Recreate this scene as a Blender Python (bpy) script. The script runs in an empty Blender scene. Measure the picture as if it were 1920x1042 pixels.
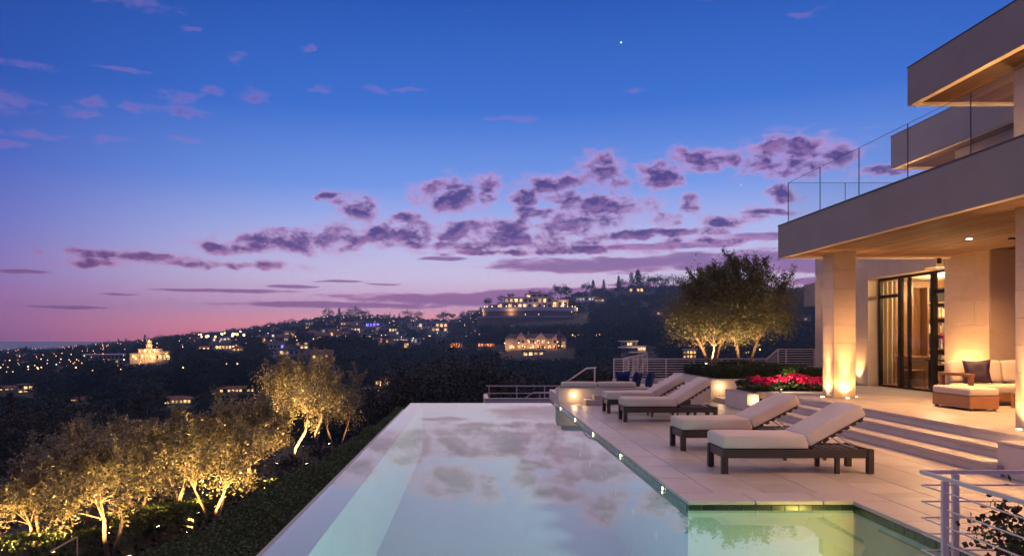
import bpy, math, random
import numpy as np
from mathutils import Vector, Matrix

S = bpy.context.scene
COL = S.collection
R = math.radians
PI = math.pi

# ------------------------------------------------------------------ camera
EYE = 1.775                      # eye height above the pool deck (deck top is z = 0)
F, VX, VY = 1400.0, 887.0, 635.0   # focal length and optical centre measured on the 1920 px photograph
cam = bpy.data.cameras.new('camera')
cam.sensor_width = 36.0
cam.lens = F / 1920 * 36
cam.shift_x = (960 - VX) / 1920
cam.shift_y = (VY - 521) / 1920
cam.clip_start, cam.clip_end = 0.1, 60000
camo = bpy.data.objects.new('camera', cam)
COL.objects.link(camo)
camo.location = (0, 0, EYE)
camo.rotation_euler = (R(90), 0, 0)
S.camera = camo

# ------------------------------------------------------------------ view + render
S.view_settings.view_transform = 'Standard'
S.view_settings.look = 'None'
S.view_settings.exposure = 0.0
S.view_settings.gamma = 1.0
S.render.engine = 'CYCLES'
S.cycles.use_denoising = True
try:
    S.cycles.denoiser = 'OPENIMAGEDENOISE'
except Exception:
    pass
S.cycles.max_bounces = 6
S.cycles.diffuse_bounces = 3
S.cycles.glossy_bounces = 3
S.cycles.transmission_bounces = 6
S.cycles.transparent_max_bounces = 14
S.cycles.use_adaptive_sampling = True
S.cycles.adaptive_threshold = 0.02
S.cycles.sample_clamp_indirect = 4.0
S.cycles.caustics_reflective = False
S.cycles.caustics_refractive = False
S.cycles.use_light_tree = True


def lin(r, g, b):
    f = lambda c: (c / 255) / 12.92 if c / 255 <= 0.04045 else (((c / 255) + 0.055) / 1.055) ** 2.4
    return (f(r), f(g), f(b), 1.0)


# ------------------------------------------------------------------ world: dusk sky
SUN_AZ = R(9.0)      # afterglow direction, measured from +Y towards +X
W = bpy.data.worlds.new('World')
S.world = W
W.use_nodes = True
NT = W.node_tree
NT.nodes.clear()


class NB:
    """small node builder"""
    def __init__(self, nt):
        self.nt = nt

    def new(self, t, **kw):
        n = self.nt.nodes.new(t)
        for k, v in kw.items():
            setattr(n, k, v)
        return n

    def link(self, a, b):
        self.nt.links.new(a, b)

    def put(self, sock, v):
        if hasattr(v, 'is_output'):
            self.link(v, sock)
        else:
            sock.default_value = v

    def m(self, op, *a, clamp=False):
        n = self.new('ShaderNodeMath', operation=op)
        n.use_clamp = clamp
        for i, v in enumerate(a):
            self.put(n.inputs[i], v)
        return n.outputs[0]

    def v(self, op, *a):
        n = self.new('ShaderNodeVectorMath', operation=op)
        for i, x in enumerate(a):
            self.put(n.inputs[i], x)
        return n.outputs['Value'] if op in ('DOT_PRODUCT', 'LENGTH', 'DISTANCE') else n.outputs[0]

    def mix(self, f, a, b):
        n = self.new('ShaderNodeMix', data_type='RGBA')
        self.put(n.inputs[0], f)
        self.put(n.inputs[6], a)
        self.put(n.inputs[7], b)
        return n.outputs[2]

    def ramp(self, f, stops, interp='LINEAR'):
        n = self.new('ShaderNodeValToRGB')
        cr = n.color_ramp
        cr.interpolation = interp
        while len(cr.elements) < len(stops):
            cr.elements.new(0.5)
        for e, (p, c) in zip(cr.elements, stops):
            e.position = p
            e.color = c if len(c) == 4 else (*c, 1)
        self.put(n.inputs[0], f)
        return n.outputs[0]

    def noise(self, vec, scale, detail=5, rough=0.55, dist=0.0, color=False):
        n = self.new('ShaderNodeTexNoise')
        if vec is not None:
            self.link(vec, n.inputs['Vector'])
        n.inputs['Scale'].default_value = scale
        n.inputs['Detail'].default_value = detail
        n.inputs['Roughness'].default_value = rough
        n.inputs['Distortion'].default_value = dist
        return n.outputs['Color' if color else 'Fac']

    def smooth(self, x, a, b):
        n = self.new('ShaderNodeMapRange', interpolation_type='SMOOTHSTEP')
        self.put(n.inputs[0], x)
        n.inputs[1].default_value, n.inputs[2].default_value = a, b
        return n.outputs[0]

    def comb(self, x, y, z):
        n = self.new('ShaderNodeCombineXYZ')
        for i, q in enumerate((x, y, z)):
            self.put(n.inputs[i], q)
        return n.outputs[0]

    def sep(self, v):
        n = self.new('ShaderNodeSeparateXYZ')
        self.link(v, n.inputs[0])
        return n.outputs


def build_world():
    b = NB(NT)
    d = b.new('ShaderNodeTexCoord').outputs['Generated']
    x, y, z = b.sep(d)
    az = b.m('ARCTAN2', x, y)
    el = b.m('ARCSINE', z)
    e01 = b.m('DIVIDE', el, PI / 2, clamp=True)

    def deg(e):
        return e / 90.0
    hot = lambda c, k: tuple(x * k for x in c[:3]) + (1,)
    centre = b.ramp(e01, [(0, hot(lin(255, 124, 112), 1.5)), (deg(1.2), hot(lin(255, 152, 148), 1.4)), (deg(2.4), hot(lin(240, 182, 212), 1.06)),
                          (deg(4.6), lin(228, 212, 248)), (deg(7.5), lin(188, 197, 250)), (deg(11.5), lin(112, 154, 238)),
                          (deg(17), lin(46, 110, 212)), (deg(24.5), lin(6, 80, 180)), (deg(45), lin(0, 52, 140)), (1.0, lin(0, 38, 112))])
    side = b.ramp(e01, [(0, lin(128, 78, 146)), (deg(0.8), lin(156, 82, 156)), (deg(2.2), lin(176, 88, 166)),
                        (deg(4.2), lin(132, 92, 182)), (deg(7.5), lin(90, 92, 192)), (deg(12), lin(50, 84, 188)),
                        (deg(17), lin(14, 72, 172)), (deg(24.5), lin(0, 56, 146)), (deg(45), lin(0, 44, 124)), (1.0, lin(0, 38, 112))])
    da = b.m('SUBTRACT', az, SUN_AZ)
    ca = b.m('COSINE', da)
    w = b.smooth(ca, math.cos(R(48)), math.cos(R(6)))
    sky = b.mix(w, side, centre)
    # a very thin share of the physical sky on top, sun just under the horizon
    nis = b.new('ShaderNodeTexSky', sky_type='NISHITA')
    nis.sun_disc = False
    nis.sun_elevation = R(-1.5)
    nis.sun_rotation = SUN_AZ
    nis.altitude = 300
    nisv = b.v('SCALE', nis.outputs[0])
    nisv.node.inputs['Scale'].default_value = 0.05
    sky = b.v('ADD', sky, nisv)

    def angs(px, py, rx, ry):
        a = math.atan((px - VX) / F)
        e = math.atan((VY - py) / F * math.cos(a))
        return a, e, rx / F * math.cos(a) ** 2, ry / F * math.cos(a)

    ae = b.comb(az, el, 0.0)

    def field(blobs, warp_scale, warp_amp, stretch):
        wv = b.comb(az, b.m('MULTIPLY', el, stretch), 0.3)
        nz = b.noise(wv, warp_scale, 4, 0.6, color=True)
        off = b.v('MULTIPLY', b.v('SUBTRACT', nz, (0.5, 0.5, 0.5)), (warp_amp, warp_amp / stretch, 0))
        p = b.v('ADD', ae, off)
        best = None
        for q in blobs:
            a, e, ra, re = angs(*q)
            dv = b.v('MULTIPLY', b.v('SUBTRACT', p, (a, e, 0)), (1 / ra, 1 / re, 0))
            s = b.v('DOT_PRODUCT', dv, dv)
            if best is None:
                best = s
            else:
                n = b.new('ShaderNodeMath', operation='SMOOTH_MIN')
                b.link(best, n.inputs[0])
                b.link(s, n.inputs[1])
                n.inputs[2].default_value = 0.35
                best = n.outputs[0]
        return b.m('SUBTRACT', 1.0, best), wv

    cumulus = [(1490, 292, 105, 34), (1560, 292, 60, 22), (1310, 302, 62, 24), (1240, 328, 42, 26), (1385, 300, 34, 16), (1125, 325, 46, 36),
               (1045, 342, 72, 18), (1135, 396, 92, 32), (845, 368, 66, 34), (915, 358, 26, 28), (672, 388, 42, 22),
               (985, 368, 34, 20), (980, 404, 18, 22), (1235, 410, 40, 14), (1365, 415, 62, 12), (1295, 378, 20, 18),
               (1470, 362, 34, 18), (540, 452, 130, 22), (440, 464, 80, 13), (640, 446, 56, 26), (706, 436, 44, 24),
               (780, 442, 66, 24), (862, 436, 66, 24), (960, 442, 100, 28), (1050, 432, 70, 22), (900, 458, 240, 12),
               (240, 480, 130, 10), (430, 496, 150, 8), (168, 493, 60, 7), (616, 371, 18, 7), (1660, 318, 70, 10),
               (1180, 440, 110, 10), (1440, 398, 60, 8), (1090, 468, 170, 10), (1270, 436, 90, 10), (980, 474, 190, 7), (1330, 452, 100, 8), (760, 410, 30, 12), (1060, 372, 40, 14), (1010, 400, 40, 12)]
    stratus = [(1120, 496, 240, 17), (1370, 488, 260, 20), (1540, 498, 160, 16), (930, 560, 340, 15), (640, 572, 260, 7),
               (1080, 548, 220, 12), (430, 545, 150, 4), (150, 577, 100, 4), (1450, 442, 130, 9), (1545, 526, 90, 9),
               (640, 528, 60, 3), (720, 533, 40, 3), (545, 537, 50, 4), (830, 485, 60, 5), (1240, 462, 160, 7),
               (230, 551, 50, 3), (1190, 533, 80, 4), (30, 508, 80, 5), (1300, 545, 120, 5)]
    wisps = [(262, 4, 82, 13), (18, 190, 52, 24), (60, 252, 72, 9), (215, 263, 46, 8), (350, 262, 32, 8), (335, 186, 46, 12),
             (355, 212, 62, 9), (480, 181, 32, 13), (402, 172, 32, 9), (602, 168, 32, 8), (705, 170, 28, 7), (770, 168, 36, 4),
             (232, 130, 74, 5), (40, 122, 62, 9), (172, 192, 26, 14), (445, 106, 13, 13), (570, 95, 14, 8), (1508, 26, 36, 7),
             (945, 226, 60, 6), (1190, 172, 22, 5), (350, 50, 20, 5), (270, 205, 44, 12), (20, 268, 40, 8), (150, 215, 30, 10)]

    # cumulus
    f1, wv = field(cumulus, 22, 0.036, 1.6)
    n1 = b.noise(wv, 30, 7, 0.56, 0.25)
    n1s = b.noise(b.v('ADD', wv, (0.003, -0.013, 0)), 30, 7, 0.56, 0.25)
    n1b = b.noise(b.v('ADD', wv, (3.1, 1.7, 0)), 110, 5, 0.6)
    dens = b.m('ADD', b.m('MULTIPLY', b.m('MAXIMUM', f1, -1.6), 0.80), b.m('MULTIPLY', b.m('SUBTRACT', n1, 0.44), 4.0))
    dens = b.m('ADD', dens, b.m('MULTIPLY', b.m('SUBTRACT', n1b, 0.5), 0.7))
    al1 = b.m('MULTIPLY', b.smooth(dens, -0.28, 1.12), 0.96)
    veil = b.m('ADD', b.m('MULTIPLY', b.m('MAXIMUM', f1, -3.0), 0.30), b.m('MULTIPLY', b.m('SUBTRACT', b.noise(b.v('MULTIPLY', wv, (0.55, 1.5, 1.0)), 40, 6, 0.6, 0.6), 0.46), 4.2))
    alv = b.m('MULTIPLY', b.smooth(veil, -0.2, 1.6), 0.50)
    # stratus bars
    f2, wv2 = field(stratus, 16, 0.030, 5.0)
    n2 = b.noise(wv2, 22, 7, 0.6, 0.2)
    dens2 = b.m('ADD', b.m('MULTIPLY', b.m('MAXIMUM', f2, -1.5), 1.1), b.m('MULTIPLY', b.m('SUBTRACT', n2, 0.5), 2.4))
    al2 = b.m('MULTIPLY', b.smooth(dens2, 0.0, 0.55), 0.82)
    # wisps
    f3, wv3 = field(wisps, 20, 0.055, 2.4)
    n3 = b.noise(wv3, 34, 6, 0.6, 0.4)
    dens3 = b.m('ADD', b.m('MULTIPLY', b.m('MAXIMUM', f3, -1.5), 0.7), b.m('MULTIPLY', b.m('SUBTRACT', n3, 0.5), 4.2))
    al3 = b.m('MULTIPLY', b.smooth(dens3, -0.35, 1.9), 0.66)

    hi = b.smooth(el, R(2.5), R(9.0))
    # one lighter edge colour and one core colour for each level of the sky
    edge = b.mix(hi, lin(216, 128, 182), lin(216, 160, 212))
    core = b.mix(hi, lin(134, 68, 138), lin(78, 63, 136))
    side_f = b.m('SUBTRACT', 1.0, b.m('MULTIPLY', b.m('SUBTRACT', 1.0, w), 0.30))
    shade = b.m('ADD', dens, b.m('MULTIPLY', b.m('SUBTRACT', n1b, 0.5), 0.5))
    c1 = b.mix(b.smooth(shade, 0.12, 1.25), edge, core)
    under = b.m('MULTIPLY', b.smooth(b.m('SUBTRACT', n1, n1s), 0.01, 0.18), 0.42)
    c1 = b.mix(under, c1, b.mix(hi, lin(222, 130, 178), lin(196, 138, 196)))
    c2 = b.mix(b.smooth(dens2, 0.1, 0.9), b.mix(hi, lin(214, 140, 190), lin(196, 150, 206)), b.mix(hi, lin(158, 82, 150), lin(104, 78, 152)))
    c3 = b.mix(b.smooth(dens3, 0.3, 1.6), lin(168, 128, 200), lin(122, 92, 168))
    c1 = b.v('SCALE', c1)
    b.link(side_f, c1.node.inputs['Scale'])
    c2 = b.v('SCALE', c2)
    b.link(side_f, c2.node.inputs['Scale'])
    sky = b.mix(al3, sky, c3)
    sky = b.mix(al2, sky, c2)
    sky = b.mix(alv, sky, edge)
    sky = b.mix(al1, sky, c1)

    # evening star and two faint stars
    for px, py, r, s in ((1164.5, 80, 1.5, 1.6), (1389, 347, 1.0, 0.8), (497, 457, 1.0, 0.8)):
        v3 = Vector(((px - VX) / F, 1, (VY - py) / F)).normalized()
        dd = b.v('DISTANCE', d, tuple(v3))
        k = b.smooth(dd, r * 1.3 / F, r * 0.5 / F)
        add = b.v('SCALE', b.new('ShaderNodeRGB').outputs[0])
        add.node.inputs[0].links[0].from_node.outputs[0].default_value = (1, 0.95, 0.9, 1)
        b.link(b.m('MULTIPLY', k, s), add.node.inputs['Scale'])
        sky = b.v('ADD', sky, add)
    # below the horizon: dim dusk ground tone
    up = b.smooth(el, R(-1.2), R(-0.1))
    sky = b.mix(up, lin(84, 62, 110), sky)
    bg = b.new('ShaderNodeBackground')
    b.link(sky, bg.inputs['Color'])
    bg.inputs['Strength'].default_value = 1.0
    out = b.new('ShaderNodeOutputWorld')
    b.link(bg.outputs[0], out.inputs['Surface'])


build_world()
W.cycles.sampling_method = 'MANUAL'
W.cycles.sample_map_resolution = 1024

# ------------------------------------------------------------------ the last glow of the sun
sun = bpy.data.lights.new('sun', 'SUN')
sun.energy = 1.7
sun.angle = R(150)
sun.color = (1.0, 0.66, 0.50)
suno = bpy.data.objects.new('sun', sun)
COL.objects.link(suno)
_sd = Vector((math.sin(SUN_AZ) * math.cos(R(62)), math.cos(SUN_AZ) * math.cos(R(62)), math.sin(R(62))))
suno.rotation_euler = _sd.to_track_quat('Z', 'Y').to_euler()
suno.location = (0, 60, 60)

# ================================================================== helpers
def rs(seed):
    return np.random.RandomState(seed)


class MB:
    """collects faces; build() makes one mesh"""
    def __init__(self):
        self.v, self.f = [], []

    def quad(self, a, b_, c, d):
        n = len(self.v)
        self.v += [a, b_, c, d]
        self.f.append((n, n + 1, n + 2, n + 3))
        return self

    def poly(self, pts):
        n = len(self.v)
        self.v += list(pts)
        self.f.append(tuple(range(n, n + len(pts))))
        return self

    def prism(self, pts, z0, z1):
        """pts: counter-clockwise outline in XY"""
        n, k = len(self.v), len(pts)
        self.v += [(p[0], p[1], z0) for p in pts] + [(p[0], p[1], z1) for p in pts]
        self.f.append(tuple(range(n + k - 1, n - 1, -1)))
        self.f.append(tuple(range(n + k, n + 2 * k)))
        for i in range(k):
            j = (i + 1) % k
            self.f.append((n + i, n + j, n + k + j, n + k + i))
        return self

    def box(self, x0, x1, y0, y1, z0, z1, bev=0.0):
        if bev <= 0:
            return self.prism([(x0, y0), (x1, y0), (x1, y1), (x0, y1)], z0, z1)
        b = min(bev, (x1 - x0) * .45, (y1 - y0) * .45, (z1 - z0) * .45)
        n = len(self.v)
        idx = {}
        X, Y, Z = (x0, x1), (y0, y1), (z0, z1)
        for i in (0, 1):
            for j in (0, 1):
                for k in (0, 1):
                    sx, sy, sz = (1, -1)[i], (1, -1)[j], (1, -1)[k]
                    for ax in range(3):
                        p = [X[i] + sx * b, Y[j] + sy * b, Z[k] + sz * b]
                        p[ax] = (X[i], Y[j], Z[k])[ax]
                        idx[(i, j, k, ax)] = len(self.v)
                        self.v.append(tuple(p))
        g = lambda i, j, k, a: idx[(i, j, k, a)]
        fs = []
        for s in (0, 1):
            a = [g(s, 0, 0, 0), g(s, 1, 0, 0), g(s, 1, 1, 0), g(s, 0, 1, 0)]
            fs.append(a if s else a[::-1])
            a = [g(0, s, 0, 1), g(0, s, 1, 1), g(1, s, 1, 1), g(1, s, 0, 1)]
            fs.append(a if s else a[::-1])
            a = [g(0, 0, s, 2), g(1, 0, s, 2), g(1, 1, s, 2), g(0, 1, s, 2)]
            fs.append(a if s else a[::-1])
        c = Vector(((x0 + x1) / 2, (y0 + y1) / 2, (z0 + z1) / 2))
        for i in (0, 1):
            for j in (0, 1):
                fs.append([g(i, j, 0, 0), g(i, j, 1, 0), g(i, j, 1, 1), g(i, j, 0, 1)])
                fs.append([g(i, 0, j, 0), g(i, 1, j, 0), g(i, 1, j, 2), g(i, 0, j, 2)])
                fs.append([g(0, i, j, 1), g(1, i, j, 1), g(1, i, j, 2), g(0, i, j, 2)])
                for k in (0, 1):
                    fs.append([g(i, j, k, 0), g(i, j, k, 1), g(i, j, k, 2)])
        for f in fs:
            p = [Vector(self.v[q]) for q in f]
            nrm = (p[1] - p[0]).cross(p[2] - p[0])
            mid = sum(p, Vector()) / len(p)
            self.f.append(tuple(f) if nrm.dot(mid - c) > 0 else tuple(f[::-1]))
        return self

    def tube(self, p0, p1, r0, r1=None, n=8, caps=True):
        return self.path([p0, p1], [r0, r0 if r1 is None else r1], n, caps)

    def path(self, pts, rad, n=8, caps=True, twist=0.0):
        pts = [Vector(p) for p in pts]
        if not isinstance(rad, (list, tuple)):
            rad = [rad] * len(pts)
        base = len(self.v)
        ref = None
        for i, p in enumerate(pts):
            if i == 0:
                t = pts[1] - p
            elif i == len(pts) - 1:
                t = p - pts[i - 1]
            else:
                t = (pts[i + 1] - p).normalized() + (p - pts[i - 1]).normalized()
            t.normalize()
            if ref is None:
                ref = Vector((0, 0, 1)) if abs(t.z) < 0.9 else Vector((1, 0, 0))
            u = t.cross(ref).normalized()
            w = u.cross(t)
            ref = w
            for k in range(n):
                a = 2 * PI * (k + 0.5) / n + twist
                self.v.append(tuple(p + (u * math.cos(a) + w * math.sin(a)) * rad[i]))
        for i in range(len(pts) - 1):
            for k in range(n):
                a, b_ = base + i * n + k, base + i * n + (k + 1) % n
                self.f.append((a, a + n, b_ + n, b_)[::-1])
        if caps:
            self.f.append(tuple(range(base, base + n))[::-1])
            e = base + (len(pts) - 1) * n
            self.f.append(tuple(range(e, e + n)))
        return self

    def lathe(self, prof, c=(0, 0, 0), n=16):
        base = len(self.v)
        for r, z in prof:
            for k in range(n):
                a = 2 * PI * k / n
                self.v.append((c[0] + r * math.cos(a), c[1] + r * math.sin(a), c[2] + z))
        for i in range(len(prof) - 1):
            for k in range(n):
                a, b_ = base + i * n + k, base + i * n + (k + 1) % n
                self.f.append((a, b_, b_ + n, a + n))
        self.f.append(tuple(range(base, base + n))[::-1])
        e = base + (len(prof) - 1) * n
        self.f.append(tuple(range(e, e + n)))
        return self

    def mesh(self, name, smooth=False):
        me = bpy.data.meshes.new(name)
        me.from_pydata(self.v, [], self.f)
        if smooth:
            me.polygons.foreach_set('use_smooth', [True] * len(me.polygons))
        me.update()
        return me


def np_mesh(name, verts, faces, smooth=False, attr=None):
    """verts (N,3), faces (M,k) arrays; attr per-face colour value written as point colour"""
    me = bpy.data.meshes.new(name)
    verts = np.asarray(verts, dtype=np.float32)
    faces = np.asarray(faces, dtype=np.int32)
    k = faces.shape[1]
    me.vertices.add(len(verts))
    me.vertices.foreach_set('co', verts.ravel())
    me.loops.add(faces.size)
    me.loops.foreach_set('vertex_index', faces.ravel())
    me.polygons.add(len(faces))
    me.polygons.foreach_set('loop_start', np.arange(0, faces.size, k, dtype=np.int32))
    me.polygons.foreach_set('loop_total', np.full(len(faces), k, dtype=np.int32))
    if smooth:
        me.polygons.foreach_set('use_smooth', np.ones(len(faces), dtype=bool))
    if attr is not None:
        a = me.attributes.new('tint', 'FLOAT', 'POINT')
        a.data.foreach_set('value', np.asarray(attr, dtype=np.float32))
    me.update(calc_edges=True)
    return me


def O(name, mesh, mat=None, parent=None, loc=None, rot=(0, 0, 0), scale=(1, 1, 1), world=False):
    if isinstance(mesh, MB):
        mesh = mesh.mesh(name)
    o = bpy.data.objects.new(name, mesh)
    COL.objects.link(o)
    if mat is not None and mesh is not None and len(mesh.materials) == 0:
        mesh.materials.append(mat)
    if parent is not None:
        o.parent = parent
    if loc is None:
        loc = (0, 0, 0)
        if parent is not None and world:
            loc = tuple(-c for c in PW[parent.name])
    o.location = loc
    o.rotation_euler = rot
    o.scale = scale
    PW[o.name] = Vector(loc) + (PW[parent.name] if parent is not None else Vector())
    return o


PW = {}


def tag(o, label, cat, group=None):
    o['label'] = label
    o['category'] = cat
    if group:
        o['group'] = group
    return o


def thing(name, label, cat, loc=(0, 0, 0), rz=0.0, group=None):
    o = O(name, None, None, None, loc, (0, 0, rz))
    o.empty_display_size = 0.2
    return tag(o, label, cat, group)


def struct(name, mesh, mat, **kw):
    o = O(name, mesh, mat, **kw)
    o['kind'] = 'structure'
    return o


def rounded_box(sx, sy, sz, r, n=7, crown=0.0, seed=0, wob=0.0):
    """box centred in XY, base at z=0, rounded edges, slightly crowned top"""
    ver, fac, key = [], [], {}
    hx, hy, hz = sx / 2, sy / 2, sz / 2

    def grid(k, h):
        # denser towards the edges
        t = [-1, -1 + 0.5 * r / h, -1 + r / h]
        m = k
        t += [(-1 + r / h) + (2 - 2 * r / h) * (i + 1) / (m + 1) for i in range(m)]
        t += [1 - r / h, 1 - 0.5 * r / h, 1]
        return t
    gx, gy, gz = grid(n, hx), grid(max(3, n // 2), hy), grid(1, hz)
    rn = random.Random(seed)
    ph = [rn.uniform(0, 6.28) for _ in range(6)]

    def vert(a, b_, c):
        kx = (round(a, 5), round(b_, 5), round(c, 5))
        if kx in key:
            return key[kx]
        p = Vector((a * hx, b_ * hy, c * hz))
        q = Vector((max(-hx + r, min(hx - r, p.x)), max(-hy + r, min(hy - r, p.y)), max(-hz + r, min(hz - r, p.z))))
        d = p - q
        if d.length > 1e-9:
            p = q + d.normalized() * r * min(1.0, d.length / r if d.length < r else 1.0)
        cr = crown * (1 - a * a) * (1 - b_ * b_)
        if c > 0:
            p.z += cr + wob * (math.sin(3.1 * a + ph[0]) * math.sin(2.3 * b_ + ph[1])) * (1 - a * a) ** .5 if abs(a) < 1 else 0
        p.y += wob * 0.8 * math.sin(4 * a + ph[2]) * b_ * (1 - c * c)
        p.x += wob * 0.5 * math.sin(4 * b_ + ph[3]) * a * (1 - c * c)
        key[kx] = len(ver)
        ver.append((p.x, p.y, p.z + hz))
        return key[kx]

    def face(g1, g2, fn, flip):
        for i in range(len(g1) - 1):
            for j in range(len(g2) - 1):
                q = [fn(g1[i], g2[j]), fn(g1[i + 1], g2[j]), fn(g1[i + 1], g2[j + 1]), fn(g1[i], g2[j + 1])]
                fac.append(tuple(q[::-1] if flip else q))
    face(gx, gy, lambda a, c: vert(a, c, 1), False)
    face(gx, gy, lambda a, c: vert(a, c, -1), True)
    face(gx, gz, lambda a, c: vert(a, -1, c), False)
    face(gx, gz, lambda a, c: vert(a, 1, c), True)
    face(gy, gz, lambda a, c: vert(1, a, c), False)
    face(gy, gz, lambda a, c: vert(-1, a, c), True)
    me = bpy.data.meshes.new('cushion')
    me.from_pydata(ver, [], fac)
    me.polygons.foreach_set('use_smooth', [True] * len(fac))
    me.update()
    return me


def leaf_quads(cent, length, width, seed, up=0.0, droop=0.0):
    """rhombic leaves at cent (N,3); returns verts (4N,3), faces (N,4)"""
    g = rs(seed)
    n = len(cent)
    d = g.normal(size=(n, 3))
    d[:, 2] = d[:, 2] * (1 - up) + up * 1.4 - droop
    d /= np.linalg.norm(d, axis=1)[:, None] + 1e-9
    a = g.normal(size=(n, 3))
    s = np.cross(d, a)
    s /= np.linalg.norm(s, axis=1)[:, None] + 1e-9
    L = (length * g.uniform(0.65, 1.3, n))[:, None]
    Wd = (width * g.uniform(0.7, 1.25, n))[:, None]
    v = np.empty((n, 4, 3))
    v[:, 0] = cent - d * L * .5
    v[:, 1] = cent + s * Wd * .5
    v[:, 2] = cent + d * L * .5
    v[:, 3] = cent - s * Wd * .5
    f = np.arange(4 * n).reshape(n, 4)
    return v.reshape(-1, 3), f


# ------------------------------------------------------------------ terrain in plan: height from bearing and distance
SKY_P = [-900, 0, 100, 200, 260, 330, 420, 500, 560, 600, 640, 740, 800, 850, 880, 905, 940, 1000, 1060, 1100, 1150, 1200, 1260, 1330, 1400, 1480, 1560, 1800, 2900]
SKY_Y = [672, 664, 660, 652, 647, 636, 628, 617, 608, 601, 598, 600, 605, 604, 592, 582, 577, 572, 566, 553, 546, 542, 540, 542, 546, 550, 552, 556, 600]
DIS_P = [-900, 0, 250, 450, 640, 850, 905, 1000, 1100, 1300, 1540, 2900]
DIS_Y = [1900, 1850, 1700, 1550, 1400, 1250, 900, 850, 920, 820, 720, 600]
EXP_P = [-900, 300, 640, 850, 920, 2900]
EXP_Y = [3.4, 3.2, 2.3, 1.6, 1.3, 1.25]
Y0 = 70.0


def img_y(px, Y):
    ys = np.interp(px, SKY_P, SKY_Y)
    D = np.interp(px, DIS_P, DIS_Y)
    p = np.interp(px, EXP_P, EXP_Y)
    t = np.clip(np.log(np.maximum(Y, Y0) / Y0) / np.log(D / Y0), 0, 1)
    return ys + (950 - ys) * (1 - t) ** p


def ground_z(X, Y):
    X, Y = np.asarray(X, float), np.asarray(Y, float)
    px = VX + F * X / np.maximum(Y, 1)
    z = EYE + (VY - img_y(px, Y)) / F * Y
    bump = (np.sin(X * .021 + 1.3) * np.cos(Y * .017) + .6 * np.sin(X * .047 + Y * .031) + .4 * np.sin(Y * .083 - X * .061))
    amp = np.clip(Y * .0022, 0, 2.4) * np.clip((Y - 70) / 120, 0, 1)
    z = z + bump * amp
    D = np.interp(px, DIS_P, DIS_Y)
    over = np.clip((Y - D) / D, 0, 3)
    z = z - over * D * 0.10
    return z


def far_at(px, py):
    """distance at which the terrain shows at bearing px, height py of the photograph"""
    D = float(np.interp(px, DIS_P, DIS_Y))
    Ys = np.exp(np.linspace(math.log(Y0), math.log(D), 300))
    yy = img_y(np.full(300, px), Ys)
    Y = float(np.interp(-py, -yy, Ys))
    X = (px - VX) / F * Y
    return X, Y, float(ground_z(X, Y))

# ================================================================== materials
def mat_new(name):
    m = bpy.data.materials.new(name)
    m.use_nodes = True
    m.node_tree.nodes.clear()
    b = NB(m.node_tree)
    out = b.new('ShaderNodeOutputMaterial')
    p = b.new('ShaderNodeBsdfPrincipled')
    b.link(p.outputs[0], out.inputs['Surface'])
    return m, b, p, out


def coords(b, per_object=True):
    tc = b.new('ShaderNodeTexCoord').outputs['Object']
    if not per_object:
        return tc, None
    r = b.new('ShaderNodeObjectInfo').outputs['Random']
    return b.v('ADD', tc, b.comb(b.m('MULTIPLY', r, 37.0), b.m('MULTIPLY', r, 91.0), b.m('MULTIPLY', r, 53.0))), r


def bump(b, p, h, strength, dist=0.01):
    n = b.new('ShaderNodeBump')
    n.inputs['Strength'].default_value = strength
    n.inputs['Distance'].default_value = dist
    b.link(h, n.inputs['Height'])
    b.link(n.outputs[0], p.inputs['Normal'])


def simple(name, c1, c2=None, scale=6.0, rough=0.6, detail=5, bumps=0.0, bdist=0.01, stretch=(1, 1, 1), per_obj=0.0, metal=0.0, spec=0.5, rough_var=0.0):
    m, b, p, _ = mat_new(name)
    v, r = coords(b)
    v = b.v('MULTIPLY', v, stretch)
    n = b.noise(v, scale, detail, 0.6)
    c2 = c2 or tuple(x * .8 for x in c1)
    col = b.ramp(n, [(0.3, c1), (0.72, c2)])
    if per_obj:
        k = b.m('ADD', 1 - per_obj, b.m('MULTIPLY', r, 2 * per_obj))
        col = b.v('SCALE', col)
        b.link(k, col.node.inputs['Scale'])
    b.link(col, p.inputs['Base Color'])
    if rough_var:
        b.link(b.m('ADD', rough - rough_var, b.m('MULTIPLY', n, 2 * rough_var)), p.inputs['Roughness'])
    else:
        p.inputs['Roughness'].default_value = rough
    p.inputs['Metallic'].default_value = metal
    p.inputs['Specular IOR Level'].default_value = spec
    if bumps:
        bump(b, p, b.noise(v, scale * 4, 4, 0.6), bumps, bdist)
    return m


def stone_mat(name, c1, c2, c3, rough=0.55, vein=1.0, per_obj=0.05):
    """honed limestone: cloudy ground, long soft veins, fine pits"""
    m, b, p, _ = mat_new(name)
    v, r = coords(b)
    n = b.noise(v, 1.6, 6, 0.6, 0.4)
    vv = b.noise(b.v('MULTIPLY', v, (1.0, 1.0, 5.0)), 2.2, 6, 0.65, 1.5)
    fine = b.noise(v, 60, 3, 0.6)
    col = b.ramp(n, [(0.3, c1), (0.7, c2)])
    k = b.m('MULTIPLY', b.smooth(vv, 0.52, 0.72), 0.55 * vein)
    col = b.mix(k, col, (*c3, 1))
    col = b.mix(b.m('MULTIPLY', b.smooth(fine, 0.55, 0.75), 0.12), col, (*c3, 1))
    if per_obj:
        s = b.m('ADD', 1 - per_obj, b.m('MULTIPLY', r, 2 * per_obj))
        col = b.v('SCALE', col)
        b.link(s, col.node.inputs['Scale'])
    b.link(col, p.inputs['Base Color'])
    b.link(b.m('ADD', rough - .1, b.m('MULTIPLY', n, .2)), p.inputs['Roughness'])
    bump(b, p, fine, 0.12, 0.004)
    return m


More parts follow.
